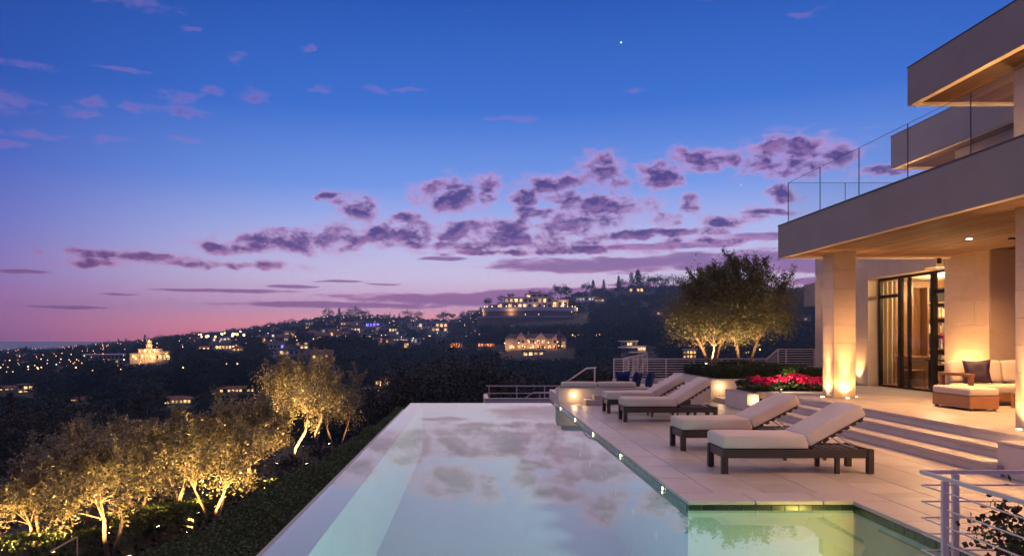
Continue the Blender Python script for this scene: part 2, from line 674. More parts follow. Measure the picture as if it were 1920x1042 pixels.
def wood_mat(name, c1, c2, axis=1, rough=0.5, per_obj=0.14, scale=3.0):
    m, b, p, _ = mat_new(name)
    v, r = coords(b)
    st = [9.0, 9.0, 9.0]
    st[axis] = 0.55
    g = b.noise(b.v('MULTIPLY', v, tuple(st)), scale, 6, 0.62, 0.6)
    g2 = b.noise(b.v('MULTIPLY', v, tuple(s * 4 for s in st)), scale, 3, 0.6)
    f = b.m('ADD', b.m('MULTIPLY', g, .75), b.m('MULTIPLY', g2, .25))
    col = b.ramp(f, [(0.34, c1), (0.66, c2)])
    if per_obj:
        s = b.m('ADD', 1 - per_obj, b.m('MULTIPLY', r, 2 * per_obj))
        col = b.v('SCALE', col)
        b.link(s, col.node.inputs['Scale'])
    b.link(col, p.inputs['Base Color'])
    p.inputs['Roughness'].default_value = rough
    bump(b, p, g2, 0.15, 0.003)
    return m


def emit_mat(name, col, strength, sample=False):
    m = bpy.data.materials.new(name)
    m.use_nodes = True
    m.node_tree.nodes.clear()
    b = NB(m.node_tree)
    e = b.new('ShaderNodeEmission')
    e.inputs[0].default_value = (*col, 1)
    e.inputs[1].default_value = strength
    out = b.new('ShaderNodeOutputMaterial')
    b.link(e.outputs[0], out.inputs['Surface'])
    m.cycles.emission_sampling = 'FRONT' if sample else 'NONE'
    return m


def window_mat(name, col, strength):
    """a lit room behind a window: uneven glow, darker patches of furniture and curtain"""
    m = bpy.data.materials.new(name)
    m.use_nodes = True
    m.node_tree.nodes.clear()
    b = NB(m.node_tree)
    v, r = coords(b)
    n = b.noise(v, 0.9, 3, 0.6)
    k = b.m('MULTIPLY', b.smooth(n, 0.25, 0.75), b.m('ADD', 0.35, b.m('MULTIPLY', r, 1.3)))
    e = b.new('ShaderNodeEmission')
    e.inputs[0].default_value = (*col, 1)
    b.link(b.m('MULTIPLY', k, strength), e.inputs[1])
    out = b.new('ShaderNodeOutputMaterial')
    b.link(e.outputs[0], out.inputs['Surface'])
    m.cycles.emission_sampling = 'NONE'
    return m


def leaf_mat(name, c1, c2, trans=0.35, rough=0.5, scale=1.2, back=None):
    m, b, p, out = mat_new(name)
    v = b.new('ShaderNodeTexCoord').outputs['Object']
    rnd = b.new('ShaderNodeNewGeometry').outputs['Random Per Island']
    n = b.noise(v, scale, 3, 0.6)
    f = b.m('ADD', b.m('MULTIPLY', n, .45), b.m('MULTIPLY', rnd, .55))
    col = b.ramp(f, [(0.2, c1), (0.8, c2)])
    if back:
        geo = b.new('ShaderNodeNewGeometry').outputs['Backfacing']
        col = b.mix(geo, col, (*back, 1))
    b.link(col, p.inputs['Base Color'])
    p.inputs['Roughness'].default_value = rough
    t = b.new('ShaderNodeBsdfTranslucent')
    b.link(col, t.inputs[0])
    mx = b.new('ShaderNodeMixShader')
    mx.inputs[0].default_value = trans
    b.link(p.outputs[0], mx.inputs[1])
    b.link(t.outputs[0], mx.inputs[2])
    b.link(mx.outputs[0], out.inputs['Surface'])
    return m


def glass_mat(name, tint=(0.96, 0.98, 0.98), ior=1.5, rough=0.0, grime=0.0):
    m = bpy.data.materials.new(name)
    m.use_nodes = True
    m.node_tree.nodes.clear()
    b = NB(m.node_tree)
    fr = b.new('ShaderNodeFresnel')
    bf = b.new('ShaderNodeNewGeometry').outputs['Backfacing']
    b.link(b.m('ADD', ior, b.m('MULTIPLY', bf, 1 / ior - ior)), fr.inputs[0])
    tr = b.new('ShaderNodeBsdfTransparent')
    tr.inputs[0].default_value = (*tint, 1)
    gl = b.new('ShaderNodeBsdfGlossy')
    gl.inputs['Roughness'].default_value = rough
    mx = b.new('ShaderNodeMixShader')
    b.link(fr.outputs[0], mx.inputs[0])
    b.link(tr.outputs[0], mx.inputs[1])
    b.link(gl.outputs[0], mx.inputs[2])
    out = b.new('ShaderNodeOutputMaterial')
    b.link(mx.outputs[0], out.inputs['Surface'])
    return m


MT = {}
MT['paver'] = stone_mat('deck limestone', (.47, .425, .375), (.39, .35, .305), (.31, .27, .225), rough=.42, vein=.75, per_obj=.11)
MT['coping'] = stone_mat('coping limestone', (.50, .45, .40), (.43, .38, .33), (.35, .3, .25), rough=.4, vein=.5, per_obj=.05)
MT['wallstone'] = stone_mat('wall limestone', (.64, .50, .35), (.56, .43, .29), (.44, .32, .20), rough=.6, vein=.8, per_obj=.06)
MT['pale_wall'] = stone_mat('pale wall stone', (.72, .63, .53), (.66, .57, .48), (.56, .48, .40), rough=.6, vein=.5, per_obj=.04)
MT['fascia'] = stone_mat('fascia plaster', (.285, .255, .23), (.26, .232, .208), (.215, .19, .17), rough=.75, vein=.5, per_obj=.02)
MT['lip'] = simple('fascia lip plaster', (.62, .52, .40), (.56, .46, .35), 3, .65)
MT['cedar'] = wood_mat('cedar boards', (.115, .047, .013), (.036, .015, .005), axis=1, rough=.62, per_obj=.42)
MT['teak'] = wood_mat('teak', (.36, .17, .065), (.25, .11, .04), axis=0, rough=.45, per_obj=.1)
MT['darkwood'] = wood_mat('weathered dark wood', (.055, .042, .030), (.030, .024, .018), axis=0, rough=.5, per_obj=.12)
MT['panel'] = wood_mat('walnut panel', (.26, .125, .05), (.17, .078, .03), axis=2, rough=.4, per_obj=.1)
MT['cushion'] = simple('cream canvas', (.68, .59, .485), (.61, .525, .43), 2.5, .85, bumps=.35, bdist=.02, spec=.25, per_obj=.05)
MT['sofa_fabric'] = simple('sofa canvas', (.66, .58, .48), (.60, .52, .42), 5, .85, bumps=.12, bdist=.003, spec=.25)
MT['blue_fabric'] = simple('navy fabric', (.012, .035, .16), (.008, .022, .10), 7, .8, bumps=.1, bdist=.003, spec=.25, per_obj=.2)
MT['purple_fabric'] = simple('plum fabric', (.020, .004, .030), (.013, .003, .022), 7, .6, bumps=.1, bdist=.003)
MT['steel'] = simple('white painted steel', (.78, .66, .57), (.72, .61, .52), 9, .6, spec=.3)
MT['brushed'] = simple('brushed steel', (.62, .56, .5), (.5, .45, .4), 20, .3, metal=1.0)
MT['bronze'] = simple('dark bronze frame', (.022, .018, .014), (.014, .012, .010), 12, .35, metal=.6)
MT['seal'] = simple('dark glazing seal', (.03, .03, .035), (.02, .02, .025), 10, .5)
MT['plaster'] = simple('pool plaster', (.36, .43, .40), (.32, .39, .365), 2.5, .7)
MT['weir'] = simple('weir stone under water', (.30, .31, .30), (.26, .27, .27), 4, .5)
MT['greentile'] = simple('green glazed tile', (.020, .13, .085), (.012, .085, .058), 5, .18, per_obj=.25)
MT['olivetile'] = simple('olive glazed tile', (.030, .045, .022), (.02, .032, .016), 5, .2, per_obj=.25)
MT['glass'] = glass_mat('clear glass', (.93, .96, .975), 1.18)
MT['doorglass'] = glass_mat('door glass', (.93, .93, .90), 1.45)
MT['bark'] = simple('olive bark', (.30, .22, .15), (.15, .105, .07), 9, .85, stretch=(2, 2, .5), bumps=.6, bdist=.03)
MT['darkbark'] = simple('dark bark', (.08, .06, .045), (.05, .036, .028), 8, .9, stretch=(2, 2, .5))
MT['olive_leaf'] = leaf_mat('olive leaves', (.20, .18, .085), (.040, .046, .022), .35, .33, 1.1, back=(.21, .20, .13))
MT['terrace_leaf'] = leaf_mat('terrace olive leaves', (.19, .17, .065), (.085, .085, .032), .35, .45, 1.0, back=(.14, .13, .07))
MT['hedge_leaf'] = leaf_mat('hedge leaves', (.070, .105, .030), (.046, .072, .020), .45, .45, 1.6)
MT['box_leaf'] = leaf_mat('box hedge leaves', (.06, .085, .02), (.022, .04, .01), .3, .45, 1.6)
MT['dark_leaf'] = leaf_mat('dark garden leaves', (.030, .027, .015), (.013, .013, .008), .45, .5, .5)
MT['conifer_leaf'] = leaf_mat('conifer needles', (.022, .036, .022), (.010, .018, .012), .15, .6, .4)
MT['far_leaf'] = leaf_mat('far tree leaves', (.016, .030, .026), (.006, .014, .014), .45, .6, .25)
MT['petal'] = leaf_mat('crimson petals', (.78, .014, .10), (.46, .006, .07), .3, .5, 6)
MT['magenta_petal'] = leaf_mat('magenta petals', (.70, .03, .26), (.45, .012, .16), .3, .5, 6)
MT['redleaf'] = leaf_mat('dark red leaves', (.10, .010, .016), (.035, .016, .010), .3, .5, 3)
MT['soil'] = simple('planting soil', (.045, .032, .022), (.025, .018, .013), 14, .95, bumps=.5, bdist=.02)
MT['ground'] = simple('canyon ground', (.010, .016, .014), (.006, .010, .009), .05, .95, 8)
MT['garden'] = simple('garden ground', (.016, .018, .008), (.009, .011, .005), 2.0, .95, 6, bumps=.6, bdist=.05)
MT['lamp_warm'] = emit_mat('warm lamp lens', (1, .72, .38), 30)
MT['lamp_pool'] = emit_mat('pool lamp lens', (1.0, .86, .38), 22)
MT['under_fill'] = emit_mat('underwater lens', (.6, 1.0, .85), .3)
MT['lamp_ceiling'] = emit_mat('ceiling lamp lens', (1, .80, .50), 14)
MT['lamp_street'] = emit_mat('street lamp globe', (1, .50, .18), 5)
MT['lamp_white'] = emit_mat('white lamp globe', (1, .74, .46), 5)
MT['lamp_red'] = emit_mat('amber lamp globe', (1, .30, .10), 4)
MT['win_warm'] = window_mat('lit window warm', (1, .46, .15), 2.2)
MT['win_gold'] = window_mat('lit window gold', (1, .56, .21), 2.6)
MT['win_white'] = window_mat('lit window white', (1, .80, .58), 1.7)
MT['win_red'] = window_mat('lit window amber', (1, .26, .07), 3.0)
MT['win_blue'] = window_mat('lit window violet', (.20, .16, 1.0), 3.2)
MT['win_dark'] = simple('unlit window', (.03, .035, .05), (.02, .024, .035), 3, .12)
MT['h_white'] = simple('white render', (.55, .53, .52), (.48, .46, .46), .3, .85)
MT['h_grey'] = simple('grey render', (.27, .26, .26), (.22, .21, .22), .3, .85)
MT['h_cream'] = simple('cream render', (.52, .42, .30), (.45, .36, .25), .3, .85)
MT['h_brown'] = simple('brown timber wall', (.16, .10, .065), (.11, .07, .05), .4, .85)
MT['r_tile'] = simple('clay roof', (.17, .08, .05), (.11, .055, .04), .8, .9)
MT['r_dark'] = simple('dark roof', (.055, .05, .055), (.035, .034, .04), .8, .9)


def sea_material():
    m, b, p, _ = mat_new('far sea')
    p.inputs['Base Color'].default_value = (.10, .06, .11, 1)
    p.inputs['Specular IOR Level'].default_value = .2
    p.inputs['Roughness'].default_value = .55
    return m


MT['sea'] = sea_material()


def water_material():
    m = bpy.data.materials.new('pool water')
    m.use_nodes = True
    m.node_tree.nodes.clear()
    b = NB(m.node_tree)
    tc = b.new('ShaderNodeTexCoord').outputs['Object']
    n = b.noise(b.v('MULTIPLY', tc, (1.0, .6, 1)), 2.2, 3, .5)
    bp = b.new('ShaderNodeBump')
    bp.inputs['Strength'].default_value = .02
    bp.inputs['Distance'].default_value = .012
    b.link(n, bp.inputs['Height'])
    fr = b.new('ShaderNodeFresnel')
    bf = b.new('ShaderNodeNewGeometry').outputs['Backfacing']
    b.link(b.m('ADD', 2.4, b.m('MULTIPLY', bf, 1 / 1.33 - 2.4)), fr.inputs[0])
    b.link(bp.outputs[0], fr.inputs['Normal'])
    tr = b.new('ShaderNodeBsdfTransparent')
    tr.inputs[0].default_value = (.66, .93, .92, 1)
    gl = b.new('ShaderNodeBsdfGlossy')
    gl.inputs['Roughness'].default_value = .004
    b.link(bp.outputs[0], gl.inputs['Normal'])
    mx = b.new('ShaderNodeMixShader')
    b.link(fr.outputs[0], mx.inputs[0])
    b.link(tr.outputs[0], mx.inputs[1])
    b.link(gl.outputs[0], mx.inputs[2])
    out = b.new('ShaderNodeOutputMaterial')
    b.link(mx.outputs[0], out.inputs['Surface'])
    return m


MT['water'] = water_material()


def woodland_material():
    m, b, p, out = mat_new('woodland leaves')
    a = b.new('ShaderNodeAttribute')
    a.attribute_name = 'tint'
    rnd = b.new('ShaderNodeNewGeometry').outputs['Random Per Island']
    f = b.m('ADD', b.m('MULTIPLY', a.outputs['Fac'], .85), b.m('MULTIPLY', rnd, .15))
    col = b.ramp(f, [(0.0, (.004, .013, .015)), (0.5, (.010, .024, .023)), (0.85, (.022, .036, .026)), (1.0, (.042, .036, .026))])
    b.link(col, p.inputs['Base Color'])
    p.inputs['Roughness'].default_value = .7
    t = b.new('ShaderNodeBsdfTranslucent')
    b.link(col, t.inputs[0])
    mx = b.new('ShaderNodeMixShader')
    mx.inputs[0].default_value = .48
    p.inputs['Specular IOR Level'].default_value = .15
    b.link(p.outputs[0], mx.inputs[1])
    b.link(t.outputs[0], mx.inputs[2])
    b.link(mx.outputs[0], out.inputs['Surface'])
    return m


MT['woodland'] = woodland_material()


# ------------------------------------------------------------------ lamps
def spot(parent, loc, target, power, col=(1, .58, .25), size=70, blend=.6, rad=.03):
    L = bpy.data.lights.new('light', 'SPOT')
    L.energy, L.color, L.spot_size, L.spot_blend, L.shadow_soft_size = power, col, R(size), blend, rad
    o = bpy.data.objects.new('light', L)
    COL.objects.link(o)
    p = PW[parent.name] if parent is not None else Vector()
    if parent is not None:
        o.parent = parent
    o.location = Vector(loc) - p
    o.rotation_euler = (Vector(loc) - Vector(target)).to_track_quat('Z', 'Y').to_euler()
    return o


def point(parent, loc, power, col=(1, .62, .3), rad=.05):
    L = bpy.data.lights.new('light', 'POINT')
    L.energy, L.color, L.shadow_soft_size = power, col, rad
    o = bpy.data.objects.new('light', L)
    COL.objects.link(o)
    p = PW[parent.name] if parent is not None else Vector()
    if parent is not None:
        o.parent = parent
    o.location = Vector(loc) - p
    return o


# ================================================================== setting: terrain, sea, pool, deck
def build_terrain():
    pxs = np.concatenate([np.linspace(-700, -60, 40), np.linspace(-40, 1580, 270), np.linspace(1620, 2900, 40)])
    ts = np.linspace(0, 1, 90)
    rows = []
    for px in pxs:
        D = np.interp(px, DIS_P, DIS_Y)
        Ys = np.concatenate([Y0 * (D / Y0) ** ts, D * np.array([1.03, 1.08, 1.15, 1.25])])
        X = (px - VX) / F * Ys
        rows.append(np.stack([X, Ys, ground_z(X, Ys)], 1))
    v = np.array(rows)
    nx, ny = v.shape[:2]
    # a near apron joins the canyon to the garden bank
    v = v.reshape(-1, 3)
    i, j = np.meshgrid(np.arange(nx - 1), np.arange(ny - 1), indexing='ij')
    a = (i * ny + j).ravel()
    f = np.stack([a, a + ny, a + ny + 1, a + 1], 1)
    struct('hillside_terrain', np_mesh('hillside', v, f, True), MT['ground'])
    # garden bank between the pool and the canyon
    xs = np.concatenate([np.linspace(-62, -14, 20), np.linspace(-13, -2.0, 26), np.linspace(0, 60, 24)])
    ys = np.concatenate([np.linspace(2, 46, 40), np.linspace(48, 78, 14)])
    gx, gy = np.meshgrid(xs, ys, indexing='ij')
    gz = garden_z(gx, gy)
    v = np.stack([gx, gy, gz], 2).reshape(-1, 3)
    nx, ny = gx.shape
    i, j = np.meshgrid(np.arange(nx - 1), np.arange(ny - 1), indexing='ij')
    a = (i * ny + j).ravel()
    f = np.stack([a, a + ny, a + ny + 1, a + 1], 1)
    struct('garden_bank', np_mesh('bank', v, f, True), MT['garden'])
    k = MB()
    k.quad((-40000, -40000, -190), (40000, -40000, -190), (40000, 52000, -190), (-40000, 52000, -190))
    struct('sea', k, MT['sea'])


def garden_z(x, y):
    x, y = np.asarray(x, float), np.asarray(y, float)
    z = np.full(x.shape, -3.0)
    z = np.where(x > -2.6, -3.0, z)
    z -= np.clip((-x - 11) * .30, 0, 30) ** 1.0
    z -= np.clip((y - 34) * .32, 0, 40)
    z += .08 * np.sin(x * 1.3) * np.cos(y * .9)
    return z


build_terrain()

WZ = -0.09          # water level
PXL, PXR, PYF, PYN = -1.82, 2.36, 21.76, 3.0
SPX, SPY0, SPY1 = 4.18, 5.9, 8.2
STEPX = [6.75, 7.13, 7.5]
TZ = 0.45           # upper terrace


def build_pool():
    k = MB()
    t = .25
    zf = -1.45
    k.box(PXL - .02, PXR + t, PYN - t, PYF + .02, zf - .2, zf)                      # floor
    k.box(PXL, PXL + .37, PYN, PYF, zf, WZ - .035)                                  # weir wall
    k.box(PXL + .37, PXR, PYF - .30, PYF, zf, WZ - .035)                            # far weir
    k.box(PXL, PXR + t, PYN - t, PYN, zf, -.05)                                     # near wall
    k.box(PXR, PXR + t, PYN, SPY0, zf, -.05)
    k.box(PXR, PXR + t, SPY1, PYF, zf, -.05)
    root = struct('swimming_pool', k, MT['plaster'])
    k = MB()
    zs = -1.1
    k.box(PXR, SPX + t, SPY0 - t, SPY1 + t, zs - .15, zs)
    k.box(SPX, SPX + t, SPY0, SPY1, zs, -.052)
    k.box(PXR + t, SPX, SPY0 - t, SPY0, zs, -.052)
    k.box(PXR + t, SPX, SPY1, SPY1 + t, zs, -.052)
    k.box(PXR, PXR + .05, SPY0, SPY1, zf - .1, zs)
    O('spa_basin', k, MT['plaster'], root)
    # waterline tiles, each a piece
    n = 36
    L = (PYF - SPY1 - .02) / n
    tile = MB().box(-.012, 0, 0, L - .006, -.185, -.047, .002).mesh('tile')
    for i in range(n):
        O('tile', tile, MT['greentile'], root, (PXR, SPY1 + .014 + i * L, 0))
    n2 = 12
    L2 = (SPX - PXR) / n2
    tile2 = MB().box(0, L2 - .006, -.012, 0, -.105, -.047, .002).mesh('tile')
    for i in range(n2):
        O('tile', tile2, MT['olivetile'], root, (PXR + .003 + i * L2, SPY1, 0))
    n3 = 14
    L3 = (SPY1 - SPY0) / n3
    tile3 = MB().box(-.012, 0, 0, L3 - .006, -.125, -.047, .002).mesh('tile')
    for i in range(n3):
        O('tile', tile3, MT['olivetile'], root, (SPX, SPY0 + .003 + i * L3, 0))
    # outer face of the overflow edge
    k = MB().box(PXL - .26, PXL - .004, PYN - .25, PYF + .3, -3.2, -.30)
    struct('overflow_wall', k, MT['weir'])
    k = MB().box(PXL - .006, PXR + .25, PYF + .02, PYF + .3, -3.2, -.30)
    struct('overflow_wall', k, MT['weir'])
    # water
    w = MB().poly([(PXL, PYN, WZ), (PXR, PYN, WZ), (PXR, SPY0, WZ), (SPX, SPY0, WZ), (SPX, SPY1, WZ), (PXR, SPY1, WZ), (PXR, PYF, WZ), (PXL, PYF, WZ)])
    struct('pool_water', w, MT['water'])
    return root


pool = build_pool()


def build_deck():
    base = MB()
    base.box(PXR + .26, 6.95, SPY1 + .26, 24.0, -1.3, -.045)
    base.box(SPX + .26, 6.95, -3.0, SPY1 + .26, -1.3, -.046)
    base.box(PXR + .26, SPX + .26, -3.0, SPY0 - .26, -1.3, -.047)
    base.box(PXL - .2, PXR + .26, -3.0, PYN - .26, -1.3, -.048)
    deck = struct('pool_deck', base, MT['soil'])
    # coping stones
    rn = random.Random(4)
    cop_y = MB().box(0, .42, 0, .892, -.045, 0, .006).mesh('coping')
    cop_x = MB().box(0, .595, 0, .42, -.045, 0, .006).mesh('coping')

    def cop(x0, x1, y0, y1):
        O('coping_stone', MB().box(x0, x1, y0, y1, -.045, 0, .006), MT['coping'], deck)
    y = SPY1 + .42
    while y < 20.3:
        y2 = min(y + .9, 20.42)
        cop(PXR - .01, PXR + .41, y + .004, y2 - .004)
        y = y2
    n = 3
    for i in range(n):
        a = PXR - .01 + i * (SPX + .42 - PXR) / n
        cop(a + .004, a + (SPX + .42 - PXR) / n - .004, SPY1 - .01, SPY1 + .412)
    y = SPY0 - .42
    for i in range(3):
        L = (SPY1 - .02 - y) / 3 if i == 0 else L
        cop(SPX - .01, SPX + .41, y + i * L + .004, y + (i + 1) * L - .004)
    for i in range(3):
        L = (SPX - PXR + .0) / 3
        cop(PXR + .41 + i * (SPX - .014 - PXR - .41) / 3, PXR + .41 + (i + 1) * (SPX - .014 - PXR - .41) / 3 - .006, SPY0 - .42, SPY0 + .01)
    # pavers: long slabs running towards the far end, joints staggered
    W_, L_ = .60, 1.2
    cache = {}

    def paver(x0, x1, y0, y1):
        if x1 - x0 < .06 or y1 - y0 < .06:
            return
        key = (round(x1 - x0, 3), round(y1 - y0, 3))
        if key not in cache:
            cache[key] = MB().box(.0035, key[0] - .0035, .0035, key[1] - .0035, -.04, 0, .003).mesh('paver')
        O('paver', cache[key], MT['paver'], deck, (x0, y0, -.002 + rn.uniform(-.0012, .0012)))
    xs = [PXR + .416 + i * W_ for i in range(8)]
    xs = [x for x in xs if x < 6.8] + [6.86]
    far_xs, near_xs = xs, [SPX + .416, SPX + .416 + .6, SPX + .416 + 1.2, SPX + .416 + 1.8, 6.86]
    def column(x0, x1, ya, yb, c):
        y = ya - (c % 2) * .6
        while y < yb:
            paver(x0, x1, max(y, ya), min(y + L_, yb))
            y += L_
    for c in range(len(far_xs) - 1):
        column(far_xs[c], far_xs[c + 1], SPY1 + .416, 24.0, c)
    for c in range(len(near_xs) - 1):
        column(near_xs[c], near_xs[c + 1], -2.4, SPY1 + .412, c)
    for c in range(3):
        w3 = (SPX + .416 - PXR - .3) / 3
        column(PXR + .3 + c * w3, PXR + .3 + (c + 1) * w3, -2.4, SPY0 - .424, c)
    for i in range(6):
        for j in range(3):
            paver(PXL - .2 + i * .76, PXL - .2 + (i + 1) * .76, -2.4 + j * 1.7, -2.4 + (j + 1) * 1.7)
    # strip between the spa coping and the first full column
    return deck


deck = build_deck()


def build_terrace():
    # solid mass under the upper terrace
    k = MB()
    k.box(STEPX[2] + .10, 24, 4.0, 26.0, -.5, TZ - .058)
    k.box(6.9, STEPX[2] + .10, 20.2, 26.0, -.5, .10)
    t = struct('upper_terrace', k, MT['soil'])
    rn = random.Random(7)
    cache = {}
    xs = [STEPX[2] + .42 + i * .62 for i in range(7)]
    for c in range(7):
        y = 5.0 + (c % 2) * .62
        while y < 24:
            L = 1.24
            key = L
            if key not in cache:
                cache[key] = MB().box(.002, .618, .002, L - .002, -.04, 0, .003).mesh('paver')
            O('paver', cache[key], MT['paver'], t, (xs[c], y, TZ - .002 + rn.uniform(-.001, .001)))
            y += L
    # steps: three nosings, each slab its own piece
    ya, yb = 9.76, 18.4
    n = 7
    for s in range(3):
        z1 = .15 * (s + 1)
        x0 = STEPX[s]
        x1 = (STEPX[s + 1] + .06) if s < 2 else STEPX[2] + .416
        a, e = (ya, yb)
        if s == 2:
            e = 20.2
        if s == 0:
            a = 9.62
        L = (e - a) / n
        for i in range(n):
            O('tread', MB().box(x0, x1, a + i * L + .0015, a + (i + 1) * L - .0015, z1 - .055, z1, .004), MT['coping'], t)
            O('riser', MB().box(x0 + .03, x0 + .06, a + i * L + .001, a + (i + 1) * L - .001, z1 - .15 + .001, z1 - .0555), MT['pale_wall'], t)
    # the nearer stretch of terrace edge behind the cheek wall
    return t


terrace = build_terrace()

# ================================================================== low walls round the deck
def low_wall(name, label, outline_boxes, cap=None, mat='pale_wall', cat='wall'):
    x0 = min(q[0] for q in outline_boxes)
    y0 = min(q[2] for q in outline_boxes)
    r = thing(name, label, cat, (x0, y0, min(q[4] for q in outline_boxes)))
    for q in outline_boxes:
        O('wall_block', MB().box(*q, .006), MT[mat], r, world=True)
    for q in (cap or []):
        O('cap_stone', MB().box(*q, .008), MT['coping'], r, world=True)
    return r


def wall_lamp(parent, x, y, z, power=9, d=(0, -1), col=(1, .60, .28)):
    """round recessed lamp on a wall face; d = outward direction"""
    c = Vector((x, y, z))
    dv = Vector((d[0], d[1], 0))
    k = MB().tube(c - dv * .02, c + dv * .008, .062, n=16)
    o = O('lamp_ring', k, MT['brushed'], parent, world=True)
    k = MB().tube(c + dv * .003, c + dv * .011, .046, n=16)
    O('lamp_lens', k, MT['lamp_warm'], parent, world=True)
    point(parent, c + dv * .12, power * .6, col, .03)
    return o


# cheek wall at the far end of the steps, before the flower bed
cw = low_wall('cheek_wall', 'pale stone cheek wall with round lamp beside the crimson flower bed',
              [(6.75, 7.05, 18.4, 20.0, 0, .40)], [(6.745, 7.055, 18.395, 20.005, .40, .43)])
wall_lamp(cw, 6.93, 18.395, .27, 7)
# cheek wall at the near end of the steps
nw = low_wall('cheek_wall', 'pale stone cheek wall ending the steps near the white railing',
              [(6.84, 7.5, 4.0, 9.74, 0, .405)], [(6.832, 7.54, 3.99, 9.748, .405, .452)])
spot(nw, (7.2, 9.79, .40), (7.05, 10.6, .12), 22, (1, .55, .22), 130, .8, .03)
k = MB().box(7.08, 7.28, 9.742, 9.752, .335, .385)
O('lamp_lens', k, MT['lamp_warm'], nw, world=True)
# planter for the olives
pw = low_wall('tree_planter', 'pale stone planter wall with round lamp below the clipped hedge and olives',
              [(6.75, 6.99, 21.2, 25.2, 0, .60), (6.99, 10.4, 21.2, 21.44, 0, .598), (6.99, 10.4, 25.0, 25.2, 0, .597), (10.2, 10.4, 21.44, 25.0, 0, .596)],
              [(6.742, 7.0, 21.19, 25.21, .60, .635), (7.0, 10.41, 21.192, 21.45, .60, .634)], cat='planter')
O('soil', MB().box(6.99, 10.2, 21.44, 25.0, .3, .56), MT['soil'], pw, world=True)
wall_lamp(pw, 7.0, 21.188, .42, 7)
# passage steps between the two planters
ps = thing('garden_steps', 'short flight of pale steps between the two planters', 'steps', (6.8, 20.1, 0))
for i in range(3):
    O('step', MB().box(6.85 + .38 * i, 8.6, 20.03, 21.18, .14 * i + .001 * i, .14 * (i + 1), .006), MT['coping'], ps, world=True)
# back wall with the railing beyond the flowers
bw = low_wall('back_wall', 'low white wall under the raised steel railing beyond the flowers',
              [(9.2, 13.4, 25.3, 25.6, -.4, .62)], [(9.19, 13.41, 25.29, 25.61, .62, .655)])
# raised sitting platform at the far end
pl = low_wall('sitting_platform', 'low white platform wall with round lamp at the far end of the pool',
              [(2.33, 6.3, 20.45, 20.72, -.04, .40), (2.33, 2.5, 20.72, 21.1, -.04, .398), (6.05, 6.3, 20.72, 24.5, -.2, .397), (2.5, 6.05, 20.72, 24.5, -.2, .12)],
              [(2.322, 6.308, 20.442, 20.73, .40, .43)], cat='platform')
wall_lamp(pl, 2.76, 20.44, .24, 6)
O('step', MB().box(3.02, 3.55, 19.95, 20.44, 0.0, .14, .006), MT['coping'], pl, world=True)
O('step', MB().box(3.25, 3.78, 20.05, 20.441, .1401, .27, .006), MT['coping'], pl, world=True)
spot(pl, (3.05, 20.42, .34), (3.0, 20.0, 0), 3.5, (1, .6, .28), 130, .8)
bk = low_wall('bench_wall', 'white bench wall behind the navy cushions',
              [(4.75, 6.7, 25.25, 25.5, -.5, .40), (6.35, 6.7, 21.0, 25.25, -.3, .45)])
# parapet and lower terrace beyond the infinity edge
pp = low_wall('parapet_wall', 'narrow white parapet beyond the far overflow edge of the pool',
              [(.52, 4.2, 33.8, 34.0, -3.6, -.98), (.52, .72, 34.0, 37.5, -4.4, -.981)], [(.51, 4.21, 33.79, 34.01, -.98, -.92)])


# ================================================================== cushions and pillows at the platform
for i, (xa, xb, lab) in enumerate(((2.45, 3.42, 'cream back cushion on the platform beside the handrail post'),
                                   (3.44, 4.5, 'cream back cushion on the platform beside the navy pillows'))):
    o = O('back_cushion', rounded_box(xb - xa, .34, .15, .05, 6, .01, i, .004), MT['cushion'], None, ((xa + xb) / 2, 20.72 + .02, .432))
    tag(o, lab, 'cushion')


def pillow_mesh(s, t, seed):
    n = 12
    v, f = [], []
    g = random.Random(seed)
    for side in (1, -1):
        for i in range(n + 1):
            for j in range(n + 1):
                a, c = -1 + 2 * i / n, -1 + 2 * j / n
                h = max(0, (1 - a ** 4) * (1 - c ** 4)) ** .55
                pinch = 1 - .10 * (1 - abs(a)) * abs(c) ** 3 - .0
                pin2 = 1 - .10 * (1 - abs(c)) * abs(a) ** 3
                wr = .012 * math.sin(5 * a + seed) * math.sin(4 * c + 2 * seed) * h
                v.append((a * s / 2 * pin2 * (1 - .06 * (1 - c * c)), side * t / 2 * h + wr, c * s / 2 * pinch * (1 - .06 * (1 - a * a)) + s / 2))
    m = (n + 1) * (n + 1)
    for sd in (0, 1):
        for i in range(n):
            for j in range(n):
                q = [sd * m + i * (n + 1) + j, sd * m + (i + 1) * (n + 1) + j, sd * m + (i + 1) * (n + 1) + j + 1, sd * m + i * (n + 1) + j + 1]
                f.append(tuple(q if sd else q[::-1]))
    me = bpy.data.meshes.new('pillow')
    me.from_pydata(v, [], f)
    me.polygons.foreach_set('use_smooth', [True] * len(f))
    me.update()
    return me


for x, y, z, rz, ry, lab in ((4.32, 21.55, .42, R(8), R(-4), 'navy pillow deepest of three on the platform bench'),
                             (4.60, 21.25, .42, R(55), R(8), 'navy pillow in the middle of three on the platform bench'),
                             (4.88, 20.86, .435, R(62), R(6), 'navy pillow propped at the platform front beside a lounger')):
    o = O('pillow', pillow_mesh(.46, .17, int(x * 10)), MT['blue_fabric'], None, (x, y, z - .02), (R(14), ry, rz))
    tag(o, lab, 'pillow')
seat = O('bench_cushion', rounded_box(2.6, 1.5, .16, .05, 6, .01, 5, .004), MT['cushion'], None, (4.7, 21.75, .262))
tag(seat, 'cream seat mattress under the navy pillows on the platform', 'cushion')
seatb = O('stone_bench', MB().box(3.4, 6.0, 21.0, 22.5, .12, .26, .01), MT['pale_wall'])
tag(seatb, 'pale stone bench base under the cream mattress', 'bench')


